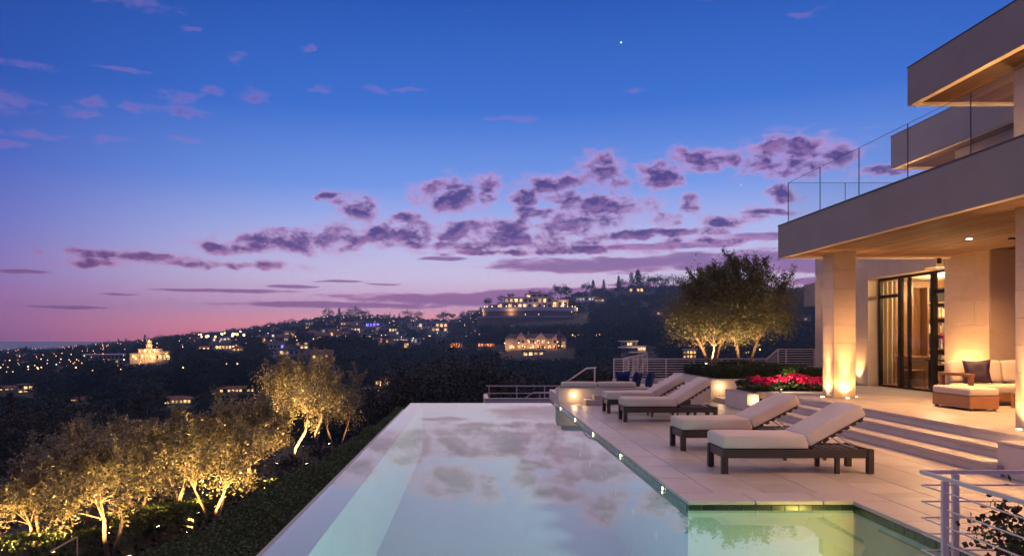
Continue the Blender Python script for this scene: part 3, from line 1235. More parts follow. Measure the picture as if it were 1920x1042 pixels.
# ================================================================== sun loungers
def lounger_parts():
    P = {}
    Wd, Ln = .66, 2.0
    k = MB().box(0, .08, 0, .08, 0, .325, .006)
    P['leg'] = k.mesh('leg')
    P['rail'] = MB().box(.082, Ln - .082, .012, .052, .205, .318, .004).mesh('rail')
    P['endrail'] = MB().box(.018, .058, .082, Wd - .082, .205, .318, .004).mesh('rail')
    P['slat'] = MB().box(0, .07, .056, Wd - .056, .285, .305, .003).mesh('slat')
    P['bslat'] = MB().box(0, .05, .03, Wd - .03, -.032, -.008, .003).mesh('slat')
    P['batten'] = MB().box(-.02, .83, 0, .035, -.007, .012, .003).mesh('batten')
    return P


LP = lounger_parts()
LR = random.Random(11)


def lounger(x, y, label, ang, rz=0.0):
    t = thing('sun_lounger', label, 'sun lounger', (x, y, 0), rz, 'sun loungers on the pool deck')
    D = MT['darkwood']
    for a, b_ in ((0, 0), (1.92, 0), (0, .58), (1.92, .58)):
        O('leg', LP['leg'], D, t, (a, b_, 0))
    O('leg', MB().box(0, .055, 0, .055, 0, .205, .004), D, t, (1.5, .016, 0))
    O('leg', MB().box(0, .055, 0, .055, 0, .205, .004), D, t, (1.5, .588, 0))
    O('side_rail', LP['rail'], D, t)
    O('side_rail', LP['rail'], D, t, (0, .596, 0))
    O('end_rail', LP['endrail'], D, t)
    O('end_rail', LP['endrail'], D, t, (1.924, 0, 0))
    for i in range(17):
        O('slat', LP['slat'], D, t, (.09 + .107 * i, 0, 0))
    c = O('seat_cushion', rounded_box(1.15, .66, .175, .042, 8, .012, LR.randint(0, 99), .009), MT['cushion'], t, (.575, .33, .327))
    # seam welt round the seat cushion
    for zz in (.158, .017):
        O('piping', MB().path([(-.558, -.318, zz), (.558, -.318, zz)], .0055, 5), MT['cushion'], c)
        O('piping', MB().path([(-.563, -.31, zz), (-.563, .31, zz)], .0055, 5), MT['cushion'], c)
    br = O('backrest', MB().box(0, .83, .04, Wd_ - .04, -.006, .010, .003), D, t, (1.15, 0, .33), (0, -ang, 0))
    for i in range(8):
        O('slat', LP['bslat'], D, br, (.04 + .103 * i, 0, 0))
    b2 = O('back_cushion', rounded_box(.86, .66, .175, .042, 7, .012, LR.randint(0, 99), .009), MT['cushion'], t, (1.15, 0, .335), (0, -ang, 0))
    # rounded_box is centred: shift through mesh
    me = b2.data
    me.transform(Matrix.Translation((.44, .33, .012)))
    for zz in (.170, .029):
        O('piping', MB().path([(.022, .012, zz), (.858, .012, zz)], .0055, 5), MT['cushion'], b2)
    # two bright struts carry the raised back
    p0 = Vector((1.15 + .42 * math.cos(ang), 0, .32 + .42 * math.sin(ang)))
    for yy in (.12, .50):
        O('strut', MB().tube((p0.x, yy, p0.z), (p0.x + .30, yy, .318), .007, n=6), MT['brushed'], t)
    O('crossbar', MB().tube((p0.x + .30, .10, .322), (p0.x + .30, .52, .322), .008, n=6), MT['brushed'], t)
    return t


Wd_ = .66
lounger(3.28, 9.82, 'dark timber sun lounger with raised cream back facing the spa notch of the pool', R(29))
lounger(3.30, 11.83, 'dark timber sun lounger with raised cream back second from the spa notch', R(27), R(1.2))
lounger(3.22, 15.95, 'dark timber sun lounger with raised cream back third from the spa notch', R(32), R(-.8))
lounger(3.20, 17.80, 'dark timber sun lounger with raised cream back beside the sitting platform', R(30), R(.9))


def side_table(x, y, label, w=.62, d=.46):
    t = thing('side_table', label, 'table', (x, y, 0), 0, 'side tables between the loungers')
    D = MT['darkwood']
    for a in (0, w - .04):
        for b_ in (0, d - .04):
            O('leg', MB().box(a, a + .04, b_, b_ + .04, 0, .40, .003), D, t)
    for i in range(6):
        O('slat', MB().box(-.01, w + .01, .005 + i * (d - .01) / 6, .005 + (i + 1) * (d - .01) / 6 - .008, .4005, .425, .003), D, t)
    for b_ in (.004, d - .036):
        O('stretcher', MB().box(.0405, w - .0405, b_, b_ + .03, .10, .13), D, t)
    return t


side_table(4.05, 16.95, 'small dark slatted table between the two loungers nearer the platform')
side_table(4.55, 10.92, 'small dark slatted table between the two loungers nearer the spa')


# ================================================================== railings
def bar_rail(name, label, runs, z0, z1, nbar, posts, r=.011, top=.02, group=None, endpost=True):
    """runs: list of polylines (x,y,zoff); posts: list of (x,y,zoff)"""
    p0 = runs[0][0]
    t = thing(name, label, 'railing', (p0[0], p0[1], z0 + p0[2]), 0, group)
    for ln in runs:
        k = MB().path([(q[0], q[1], q[2] + z1) for q in ln], top * 1.25, 4, twist=0)
        O('top_rail', k, MT['steel'], t, world=True)
        for i in range(nbar):
            z = z0 + (z1 - z0) * (i + .55) / (nbar + .35)
            O('bar', MB().path([(q[0], q[1], q[2] + z) for q in ln], r, 6), MT['steel'], t, world=True)
    for q in posts:
        O('post', MB().box(q[0] - .02, q[0] + .02, q[1] - .012, q[1] + .012, z0 + q[2] - .05, z1 + q[2] - .012, .003), MT['steel'], t, world=True)
    return t


bar_rail('steel_railing', 'white steel bar railing turning a corner in front of the spa',
         [[(6.6, 4.66, 0), (2.80, 4.66, 0), (2.80, 1.2, 0)]], 0.0, .945, 9,
         [(2.80, 4.43, 0), (3.01, 4.66, 0), (4.6, 4.66, 0), (6.4, 4.66, 0), (2.80, 2.9, 0), (2.80, 1.4, 0)], r=.0052, top=.0135)
XR = lambda px, Y: (px - VX) / F * Y
bar_rail('steel_railing', 'long white steel bar railing behind the olive planter',
         [[(XR(1150, 25.4), 25.4, 0), (XR(1438, 25.75), 25.75, 0), (XR(1459, 25.75), 25.75, .33), (XR(1528, 25.75), 25.75, .33)]], .38, 1.09, 8,
         [(XR(p, 25.4 + .35 * (p - 1150) / 290), 25.4 + .35 * (p - 1150) / 290, 0) for p in (1151, 1249, 1301, 1353, 1404, 1413, 1437)]
         + [(XR(p, 25.75), 25.75, .33) for p in (1459, 1474, 1527)], r=.012, top=.02)
# run of railing seen end-on: a side run going away, with close posts
bar_rail('steel_railing', 'short steel railing run with close-set posts leading away from the long railing',
         [[(XR(1169, 25.5), 25.55, 0), (XR(1214, 31), 31.0, .06)]], .38, 1.10, 8,
         [(XR(1169 + 9 * i, 25.55 + 1.09 * i), 25.55 + 1.09 * i, .012 * i) for i in range(6)], r=.012, top=.02)
bar_rail('steel_railing', 'low two-bar railing on the white parapet beyond the overflow edge',
         [[(XR(911, 33.9), 33.9, 0), (4.2, 33.9, 0)]], -.92, -.36, 1,
         [(XR(917, 33.9), 33.9, 0), (XR(969, 33.9), 33.9, 0), (XR(1021, 33.9), 33.9, 0)], r=.016, top=.026)
# stair handrail climbing on to the platform
hr = thing('handrail', 'white stair handrail climbing beside the sitting platform', 'handrail', (1.7, 23.0, -.1))
hp = [(XR(q, Yq), Yq, EYE - e / F * Yq) for q, Yq, e in ((985, 31.0, 111), (1000, 30.4, 101), (1034, 28.4, 100), (1100, 22.0, 55), (1117, 21.4, 54))]
O('rail', MB().path(hp, .022, 8), MT['steel'], hr, world=True)
O('post', MB().tube((XR(1115, 21.4), 21.4, .12), (XR(1115, 21.4), 21.4, hp[4][2] - .01), .02, n=8), MT['steel'], hr, world=True)
O('post', MB().tube((XR(1012, 29.7), 29.7, -3.1), (XR(1012, 29.7), 29.7, EYE - 100.9 / F * 29.7), .02, n=8), MT['steel'], hr, world=True)
# handrail on the garden path among the olives
gr = thing('handrail', 'thin steel handrail on the garden path among the uplit olives', 'handrail', (-9.0, 16.0, -3.0))
O('rail', MB().path([(XR(95, 15.5), 15.5, EYE - 398 / F * 15.5), (XR(145, 16.4), 16.4, EYE - 370 / F * 16.4), (XR(180, 17.2), 17.2, EYE - 350 / F * 17.2)], .02, 6), MT['steel'], gr, world=True)
O('post', MB().tube((XR(145, 16.4), 16.4, -3.1), (XR(145, 16.4), 16.4, EYE - 371 / F * 16.4), .018, n=6), MT['steel'], gr, world=True)


# ================================================================== pool lamps
PLX = [(1052, 772), (1079, 796), (1113, 825), (1165, 862), (1244, 924)]
for i, (px, py) in enumerate(PLX):
    Y = (PXR - .012) * F / (px - VX)
    t = thing('pool_lamp', 'small round pool lamp on the green tiles below the deck edge', 'pool lamp', (PXR - .012, Y, WZ + .012), 0, 'pool lamps along the deck edge')
    O('rim', MB().tube((0, 0, .012), (-.012, 0, .012), .026, n=14), MT['brushed'], t)
    O('lens', MB().tube((-.012, 0, .012), (-.016, 0, .012), .019, n=14), MT['lamp_pool'], t)
POOL_W = 95
# underwater lamps; all but the spa one added to light the basin
for i in range(14):
    y = 4.2 + 1.35 * i
    if SPY0 < y < SPY1:
        continue
    t = thing('underwater_lamp', 'small round underwater lamp added in the pool wall to wash the basin', 'pool lamp', (PXR, y, -.75), 0, 'added underwater lamps of the pool')
    O('rim', MB().tube((0, 0, 0), (-.012, 0, 0), .06, n=16), MT['plaster'], t)
    O('lens', MB().tube((-.012, 0, 0), (-.016, 0, 0), .045, n=16), MT['under_fill'], t)
    spot(t, (PXR - .03, y, -.75), (PXR - 3, y, -.80), POOL_W, (.80, 1.0, .86), 96, 1.0, .015)
for x in (-1.0, .1):  # added out of view to tint the near water teal
    t = thing('underwater_lamp', 'round underwater lamp added out of view at the near pool end', 'pool lamp', (x, PYN, -.7), 0, 'added underwater lamps of the near pool end')
    O('rim', MB().tube((0, 0, 0), (0, .012, 0), .09, n=16), MT['brushed'], t)
    O('lens', MB().tube((0, .012, 0), (0, .016, 0), .07, n=16), MT['under_fill'], t)
    spot(t, (x, PYN + .04, -.7), (x, PYN + 4, -1.15), 800, (.36, 1.0, .88), 92, 1.0, .02)
t = thing('underwater_lamp', 'bright underwater lamp glowing yellow in the spa', 'pool lamp', (SPX, 6.95, -.5))
O('rim', MB().tube((0, 0, 0), (-.015, 0, 0), .11, n=18), MT['brushed'], t)
O('lens', MB().tube((-.015, 0, 0), (-.022, 0, 0), .09, n=18), MT['lamp_pool'], t)
spot(t, (SPX - .06, 6.95, -.5), (SPX - 1.5, 7.6, -.5), 190, (1.0, .58, .12), 165, .5, .10)

# ================================================================== the house
house = thing('modern_house', 'modern stone house with deep timber-lined overhangs and glass balcony', 'house', (11.0, 17.0, TZ))
CZ = 3.73          # ceiling height over the terrace


def course_column(x0, x1, y0, y1, z0, z1, seed):
    """square stone column from courses; returns the part"""
    col = O('column', MB().box(x0 + .012, x1 - .012, y0 + .012, y1 - .012, z0, z1), MT['lip'], house, world=True)
    n = max(1, round((z1 - z0) / .435))
    h = (z1 - z0) / n
    g = random.Random(seed)
    for i in range(n):
        j = g.uniform(-.0006, .0006)
        b_ = O('stone_block', MB().box(x0 + j, x1 + j, y0 + j, y1 + j, z0 + i * h + .0015, z0 + (i + 1) * h - .0015, .004), MT['wallstone'], None)
        b_.parent = col
        b_.location = -PW[col.name]
    return col


for y in (16.80, 10.65, 4.5):
    course_column(8.11, 8.61, y, y + .52, TZ, CZ, int(y))

# in-ground lamps at the foot of the columns
ul = 0
for y in (16.80, 10.65):
    for dx, dy, lab in ((-.13, .26, 'pool side'), (.25, -.14, 'front side'), (.60, .2, 'house side')):
        t = thing('inground_lamp', 'small inground uplight set in the terrace at a stone column foot', 'lamp', (8.11 + dx, y + dy, TZ), 0, 'uplights at the column feet')
        O('ring', MB().lathe([(.055, -.02), (.055, .004), (.042, .007)], n=16), MT['brushed'], t)
        O('lens', MB().lathe([(.041, .001), (.040, .009)], n=16), MT['lamp_warm'], t)
        tx, ty = (8.11 + min(max(dx, .0), .5), y + min(max(dy, 0.0), .52))
        spot(t, (8.11 + dx, y + dy, TZ + .03), (8.11 + dx + (tx - 8.11 - dx) * .55, y + dy + (ty - y - dy) * .55, TZ + 2.2), 115, (1, .51, .19), 125, 1.0, .05)
        spot(t, (8.11 + dx, y + dy, TZ + .035), (8.11 + dx + (tx - 8.11 - dx) * .9, y + dy + (ty - y - dy) * .9, CZ - .5), 650, (1, .53, .21), 34, 1.0, .03)

# house walls of stone slabs (plane X = 11.13) with an opening for the sliding door
WX = 11.13


def slab_wall_x(x, y0, y1, z0, z1, L, h, seed, thick=.03, face=-1, name='wall'):
    """wall in plane x, slabs facing -X; backing first, then slabs proud of it"""
    w = O(name, MB().box(x + .012, x + .30, y0, y1, z0, z1), MT['lip'], house, world=True)
    n = max(1, round((z1 - z0) / h))
    hh = (z1 - z0) / n
    for i in range(n):
        y = y0 - (L * .5 if i % 2 else 0)
        while y < y1 - .01:
            a, e = max(y, y0), min(y + L, y1)
            if e - a > .03:
                s = O('stone_slab', MB().box(x, x + .014, a + .0015, e - .0015, z0 + i * hh + .0015, z0 + (i + 1) * hh - .0015, .003), MT['wallstone'], None)
                s.parent = w
                s.location = -PW[w.name]
            y += L
    return w


def slab_wall_y(y, x0, x1, z0, z1, L, h, mat='wallstone'):
    w = O('wall', MB().box(x0, x1, y + .012, y + .30, z0, z1), MT['lip'], house, world=True)
    n = max(1, round((z1 - z0) / h))
    hh = (z1 - z0) / n
    for i in range(n):
        x = x0 - (L * .5 if i % 2 else 0)
        while x < x1 - .01:
            a, e = max(x, x0), min(x + L, x1)
            if e - a > .03:
                s = O('stone_slab', MB().box(a + .0015, e - .0015, y, y + .014, z0 + i * hh + .0015, z0 + (i + 1) * hh - .0015, .003), MT[mat], None)
                s.parent = w
                s.location = -PW[w.name]
            x += L
    return w


DZ = 3.46          # head of the door opening (world z)
slab_wall_x(WX, 21.1, 24.3, TZ, 4.45, 1.1, .66, 1)                 # beyond the door
slab_wall_x(WX, 17.95, 21.098, DZ + .05, 4.45, 1.3, .5, 2)         # over the door, outside
slab_wall_x(11.30, 16.345, 17.9, TZ, CZ, .95, .55, 3)               # pier beside the sofa
slab_wall_y(16.33, 11.318, 15.5, TZ, CZ, 1.2, .55)                  # wall behind the sofa
O('door_reveal', MB().box(WX + .002, WX + .30, 21.04, 21.097, TZ, DZ), MT['wallstone'], house, world=True)
O('door_head', MB().box(WX + .001, WX + .30, 18.4, 21.038, DZ, DZ + .049), MT['lip'], house, world=True)
# far wing
O('wing_canopy', MB().box(12.4, 17, 25.7, 28.0, 2.98, 3.80, .01), MT['fascia'], house, world=True)
O('wing_wall', MB().box(12.86, 17, 26.0, 27.9, -.3, 2.979), MT['wallstone'], house, world=True)
spot(house, (12.7, 25.6, .5), (12.85, 26.1, 2.6), 220, (1, .53, .20), 80, .8)
spot(house, (10.95, 21.5, TZ + .05), (11.1, 21.7, 3.2), 200, (1, .53, .20), 90, .9)
spot(house, (11.10, 17.05, TZ + .05), (11.28, 17.05, 3.2), 800, (1, .51, .19), 125, 1.0)
for x, y in ((10.95, 21.5), (11.10, 17.05)):
    t = thing('inground_lamp', 'small inground uplight set in the terrace at the house wall', 'lamp', (x, y, TZ), 0, 'uplights at the house wall')
    O('ring', MB().lathe([(.055, -.02), (.055, .004), (.042, .007)], n=16), MT['brushed'], t)
    O('lens', MB().lathe([(.041, .001), (.040, .009)], n=16), MT['lamp_warm'], t)


# sliding glass door
def door():
    dr = O('glass_door', MB().box(11.42, 11.52, 17.2, 21.05, TZ + .001, TZ + .05, .004), MT['bronze'], house, world=True)
    dv = PW[dr.name]

    def sub(name, k, mat):
        o = O(name, k, mat, None)
        o.parent = dr
        o.location = -dv
        return o
    B = MT['bronze']
    sub('frame_head', MB().box(11.42, 11.52, 17.2, 21.05, DZ - .07, DZ - .002, .004), B)
    posts = [(20.97, 21.045, 11.42, 11.52), (19.93, 20.04, 11.40, 11.50), (18.50, 18.62, 11.40, 11.52), (19.62, 19.68, 11.45, 11.53)]
    for a, e, xa, xb in posts:
        sub('frame_post', MB().box(xa, xb, a, e, TZ + .0505, DZ - .0705, .004), B)
    sub('transom', MB().box(11.43, 11.50, 20.045, 20.965, 2.90, 2.99, .004), B)
    sub('transom', MB().box(11.43, 11.50, 17.2, 18.495, 2.90, 2.99, .004), B)
    for a, e in ((20.05, 20.96), (18.63, 19.92), (17.25, 18.49)):
        sub('pane', MB().box(11.465, 11.475, a, e, TZ + .06, DZ - .08), MT['doorglass'])
    sub('handle', MB().box(11.37, 11.40, 19.955, 19.98, 1.40, 1.75, .005), B)
    return dr


door()


# room behind the door
def room():
    k = MB()
    O('room_floor', MB().box(11.52, 17.0, 17.1, 22.6, TZ - .05, TZ + .006), MT['teak'], house, world=True)
    O('room_ceiling', MB().box(11.44, 17.0, 17.1, 22.6, 3.50, 3.56), MT['h_cream'], house, world=True)
    O('room_wall', MB().box(16.9, 17.0, 17.1, 22.4, TZ + .006, 3.5), MT['h_cream'], house, world=True)
    O('room_wall', MB().box(11.87, 16.9, 17.105, 17.2, TZ + .006, 3.5), MT['h_cream'], house, world=True)
    w = O('panel_wall', MB().box(11.45, 17.0, 22.42, 22.6, TZ + .006, 3.5), MT['panel'], house, world=True)
    for i in range(5):
        p = O('panel', MB().box(11.5 + i * .38, 11.5 + i * .38 + .372, 22.39, 22.419, TZ + .03, 3.48, .004), MT['panel'], None)
        p.parent = w
        p.location = -PW[w.name]
    # curtain
    k = MB()
    n = 40
    ys = [21.15 + i * .014 for i in range(n)]
    for i in range(n - 1):
        x0, x1 = 11.85 + .05 * math.sin(i * .9), 11.85 + .05 * math.sin((i + 1) * .9)
        a = 11.55 + i * .019
        k.quad((a, 21.75 + x0 - 11.85, TZ + .02), (a + .019, 21.75 + x1 - 11.85, TZ + .02), (a + .019, 21.75 + x1 - 11.85, 3.46), (a, 21.75 + x0 - 11.85, 3.46))
    O('curtain', k, MT['h_cream'], house, world=True)
    for x, y in ((12.9, 20.5), (14.2, 20.8), (13.3, 18.8)):
        O('downlight', MB().tube((x, y, 3.498), (x, y, 3.485), .07, n=14), MT['lamp_ceiling'], house, world=True)
        point(house, (x, y, 3.2), 210, (1, .66, .34), .1)


room()
# bookcase with books
bc = thing('bookcase', 'walnut bookcase full of books behind the glass door', 'bookcase', (13.45, 22.05, TZ + .006))
for i in range(2):
    O('side_panel', MB().box(13.42 + i * 2.2, 13.46 + i * 2.2, 22.05, 22.38, TZ + .006, 3.3), MT['panel'], bc, world=True)
O('back_panel', MB().box(13.461, 15.619, 22.36, 22.379, TZ + .03, 3.3), MT['r_dark'], bc, world=True)
for i in range(6):
    O('shelf', MB().box(13.461, 15.619, 22.06, 22.359, TZ + .08 + .46 * i, TZ + .12 + .46 * i), MT['panel'], bc, world=True)
bk_cols = [simple('book %d' % i, c, None, 4, .7) for i, c in enumerate(((.55, .48, .36), (.30, .22, .14), (.12, .13, .16), (.42, .30, .16), (.60, .56, .48), (.18, .08, .05), (.10, .14, .10)))]
g = random.Random(3)
for i in range(5):
    x = 13.48
    shelf = TZ + .121 + .46 * i
    while x < 14.75:
        w = g.uniform(.035, .075)
        if g.random() < .85:
            h = g.uniform(.20, .33)
            O('book', MB().box(x, x + w - .004, 22.12 + g.uniform(0, .03), 22.34, shelf, shelf + h, .002), g.choice(bk_cols), bc, world=True)
        x += w
# furniture inside
cab = thing('cabinet', 'low brown cabinet standing behind the glass door', 'cabinet', (12.1, 21.0, TZ))
O('body', MB().box(12.05, 12.75, 20.7, 21.25, TZ + .03, TZ + .80, .01), MT['h_brown'], cab, world=True)
O('top', MB().box(12.03, 12.77, 20.68, 21.27, TZ + .801, TZ + .83, .004), MT['teak'], cab, world=True)
tb = thing('table', 'dark table with magenta orchids behind the glass door', 'table', (12.5, 19.3, TZ))
for a in (0, .75):
    for e in (0, .75):
        O('leg', MB().box(12.2 + a, 12.26 + a, 19.2 + e, 19.26 + e, TZ + .007, TZ + .74), MT['bronze'], tb, world=True)
O('top', MB().box(12.15, 13.06, 19.15, 20.06, TZ + .741, TZ + .78, .005), MT['bronze'], tb, world=True)
ch = thing('chair', 'wooden chair with tan seat at the table behind the glass door', 'chair', (11.9, 19.8, TZ))
for a in (0, .42):
    for e in (0, .42):
        O('leg', MB().box(11.85 + a, 11.89 + a, 20.3 + e, 20.34 + e, TZ + .007, TZ + (.86 if a == 0 else .44)), MT['teak'], ch, world=True)
O('seat', MB().box(11.84, 12.32, 20.29, 20.77, TZ + .4405, TZ + .48, .008), MT['teak'], ch, world=True)
O('backrest', MB().box(11.85, 11.885, 20.345, 20.715, TZ + .58, TZ + .85, .006), MT['teak'], ch, world=True)
# orchids
orc = thing('orchid', 'magenta orchids in a dark pot on the table indoors', 'orchid', (12.6, 19.6, TZ + .78))
O('pot', MB().lathe([(.09, .001), (.12, .08), (.13, .18), (.11, .18)], n=14), MT['bronze'], orc)
gg = rs(5)
k = MB()
cen = []
for i in range(9):
    a = i * .7
    tip = Vector((.22 * math.cos(a), .22 * math.sin(a), .52 + .1 * math.sin(i * 2.2)))
    k.path([(0, 0, .16), (tip.x * .4, tip.y * .4, .42), tuple(tip)], [.005, .004, .003], 4)
    cen += [np.array(tip) + gg.normal(size=3) * .055 for _ in range(30)]
O('stems', k, MT['hedge_leaf'], orc)
v, f = leaf_quads(np.array(cen), .07, .06, 3)
O('blossoms', np_mesh('blossoms', v, f), MT['magenta_petal'], orc)
v, f = leaf_quads(np.array([gg.normal(size=3) * np.array([.1, .1, .05]) + np.array([0, 0, .24]) for _ in range(60)]), .2, .05, 4)
O('leaves', np_mesh('leaves', v, f), MT['hedge_leaf'], orc)


# overhang: slab, fascia, lip and cedar soffit
def overhang(x0, x1, y0, y1, zb, zt, lipw, board_w, seed, soffit_up=.05):
    """x0 = pool-side face, y1 = far face"""
    slab = O('overhang', MB().box(x0 + .02, x1, y0, y1 - .02, zb + soffit_up + .03, zt - .03), MT['fascia'], house, world=True)
    sv = PW[slab.name]

    def sub(name, k, mat):
        o = O(name, k, mat, None)
        o.parent = slab
        o.location = -sv
        return o
    sub('fascia', MB().box(x0, x0 + .018, y0, y1, zb + .0, zt, .004), MT['fascia'])
    sub('fascia', MB().box(x0 + .0185, x1, y1 - .018, y1 - .0002, zb + .0, zt - .001, .004), MT['fascia'])
    sub('cap', MB().box(x0 - .012, x0 + .30, y0, y1 + .012, zt + .001, zt + .025, .004), MT['seal'])
    sub('lip', MB().box(x0 + .0185, x0 + lipw, y0, y1 - .0185, zb + .003, zb + soffit_up + .029), MT['lip'])
    sub('lip', MB().box(x0 + lipw + .0005, x1, y1 - lipw - .02, y1 - .0186, zb + .003, zb + soffit_up + .028), MT['lip'])
    g = random.Random(seed)
    x = x0 + lipw + .02
    while x < x1 - .02:
        w = board_w
        # each line of boards is cut into lengths
        y = y0 - g.uniform(0, 3)
        while y < y1 - lipw - .03:
            L = g.uniform(2.6, 4.4)
            a, e = max(y, y0), min(y + L, y1 - lipw - .03)
            if e - a > .1:
                sub('board', MB().box(x, x + w - .009, a + .001, e - .001, zb + soffit_up + g.uniform(-.002, .001), zb + soffit_up + .026), MT['cedar'])
            y += L
        x += w
    return slab


overhang(7.27, 15.6, 2.0, 17.8, 3.68, 4.45, .13, .14, 21)
overhang(10.44, 17.0, 6.0, 17.95, 7.35, 8.27, .16, .15, 22)
overhang(13.65, 19.0, 15.8, 24.4, 7.30, 8.36, .16, .16, 23)
# upper floor
course_column(11.22, 12.3, 14.6, 15.5, 4.45, 7.40, 5)
O('upper_wall', MB().box(14.2, 19, 8, 22.0, 4.45, 7.3), MT['wallstone'], house, world=True)
O('upper_parapet', MB().box(11.2, 14.2, 18.0, 24.2, 4.45, 4.95, .01), MT['fascia'], house, world=True)
spot(house, (10.9, 14.2, 4.6), (11.6, 14.7, 7.3), 300, (1, .53, .20), 110, .8)
for y in (8.5, 10.8, 12.6, 16.4):
    spot(house, (12.6, y, 4.9), (11.4, y + .4, 7.4), 420, (1, .53, .20), 130, .8)  # added spots without fixtures, to brighten the upper soffit
for y in (23.2, 21.0, 18.8):
    spot(house, (13.5, y, 4.98), (15.2, y, 7.3), 420, (1, .53, .20), 150, .9)  # added spots to brighten the second soffit
    O('uplight', MB().lathe([(.06, 0), (.06, .06), (.04, .07)], (13.5, y, 4.953 if y < 21.9 else 4.9), 12), MT['bronze'], house, world=True)  # lamp body made up for the added soffit spot

# ceiling lamps under the lower soffit
for x, y in ((9.7, 14.6), (9.7, 11.6), (9.7, 8.6), (8.0, 8.2), (8.0, 5.6), (9.7, 5.6)):  # nearest and pool-edge ones added out of view, to warm the deck
    O('downlight', MB().tube((x, y, 3.728), (x, y, 3.716), .05, n=14), MT['lamp_ceiling'], house, world=True)
    spot(house, (x, y, 3.70), (x, y, 0), 1000 if x > 8.5 else 700, (1, .50, .20), 150, .8, .06)
    # soft glow of the lamp on the boards round it
O('spot_head', MB().tube((11.05, 17.7, 3.69), (11.05, 17.7, 3.56), .05, n=12), MT['bronze'], house, world=True)
O('soffit_track', MB().box(10.4, 14.0, 14.45, 14.52, 3.70, 3.727), MT['bronze'], house, world=True)


# glass balustrade on the balcony
def balustrade():
    bl = O('balustrade', MB().box(7.40, 7.44, 2.0, 17.60, 4.476, 4.50), MT['seal'], house, world=True)
    bv = PW[bl.name]

    def sub(name, k, mat):
        o = O(name, k, mat, None)
        o.parent = bl
        o.location = -bv
        return o
    ys = [17.58 - 1.612 * i for i in range(9)]
    for i in range(8):
        sub('glass_panel', MB().box(7.414, 7.426, ys[i + 1] + .008, ys[i] - .008, 4.50, 5.44), MT['glass'])
        sub('seal', MB().box(7.412, 7.428, ys[i + 1] - .0035, ys[i + 1] + .0035, 4.5, 5.44), MT['seal'])
    sub('seal', MB().box(7.412, 7.428, 17.574, 17.586, 4.5, 5.44), MT['seal'])
    sub('edge_trim', MB().box(7.414, 7.426, 4.6, 17.573, 5.4405, 5.444), MT['seal'])
    xs = [7.43 + 1.33 * i for i in range(6)]
    for i in range(5):
        sub('glass_panel', MB().box(xs[i] + .008, xs[i + 1] - .008, 17.574, 17.586, 4.50, 5.44), MT['glass'])
        sub('seal', MB().box(xs[i + 1] - .006, xs[i + 1] + .006, 17.572, 17.588, 4.5, 5.44), MT['seal'])
    sub('edge_trim', MB().box(7.43, 14.0, 17.573, 17.587, 5.4405, 5.448), MT['seal'])


balustrade()

# ================================================================== terrace furniture
ot = thing('ottoman', 'teak ottoman with thick cream cushion in front of the outdoor sofa', 'ottoman', (9.13, 13.72, TZ))
O('body', MB().box(0, .54, 0, 1.12, .035, .265, .008), MT['teak'], ot)
O('cushion', rounded_box(.56, 1.14, .15, .05, 5, .015, 2, .004), MT['sofa_fabric'], ot, (.27, .56, .266))
for a in (.03, .46):
    for e in (.03, 1.04):
        O('foot', MB().box(a, a + .05, e, e + .05, 0, .0345), MT['teak'], ot)
sf = thing('sofa', 'teak outdoor sofa with cream cushions against the stone wall', 'sofa', (9.80, 14.72, TZ))
for e in (0, .90):
    O('arm_post', MB().box(0, .08, e, e + .08, 0, .575, .005), MT['teak'], sf)
O('armrest', MB().box(-.01, .09, -.01, 1.0, .5755, .635, .006), MT['teak'], sf)
O('base', MB().box(.085, 3.4, .02, .98, .10, .235, .006), MT['teak'], sf)
for a in (.3, 1.6, 3.0):
    O('foot', MB().box(a, a + .06, .1, .16, 0, .099), MT['teak'], sf)
for i in range(3):
    O('seat_cushion', rounded_box(1.08, .94, .17, .05, 5, .012, 30 + i, .004), MT['sofa_fabric'], sf, (.09 + .55 + i * 1.09, .49, .2355))
    O('back_cushion', rounded_box(1.08, .20, .46, .07, 5, .01, 40 + i, .006), MT['sofa_fabric'], sf, (.09 + .55 + i * 1.09, .80, .415), (R(-9), 0, 0))
o = O('pillow', pillow_mesh(.50, .20, 7), MT['purple_fabric'], None, (10.22, 15.12, TZ + .415), (R(-14), R(-4), R(-38)))
tag(o, 'plum pillow leaning in the corner of the outdoor sofa', 'pillow')
ct = thing('coffee_table', 'low teak coffee table in front of the outdoor sofa', 'table', (10.35, 13.75, TZ))
O('top', MB().box(0, 1.0, 0, .62, .26, .30, .005), MT['teak'], ct)
O('shelf', MB().box(.06, .94, .05, .57, .10, .13, .004), MT['teak'], ct)
for a in (.0, .93):
    for e in (0, .55):
        O('leg', MB().box(a, a + .07, e, e + .07, 0, .2595, .004), MT['teak'], ct)

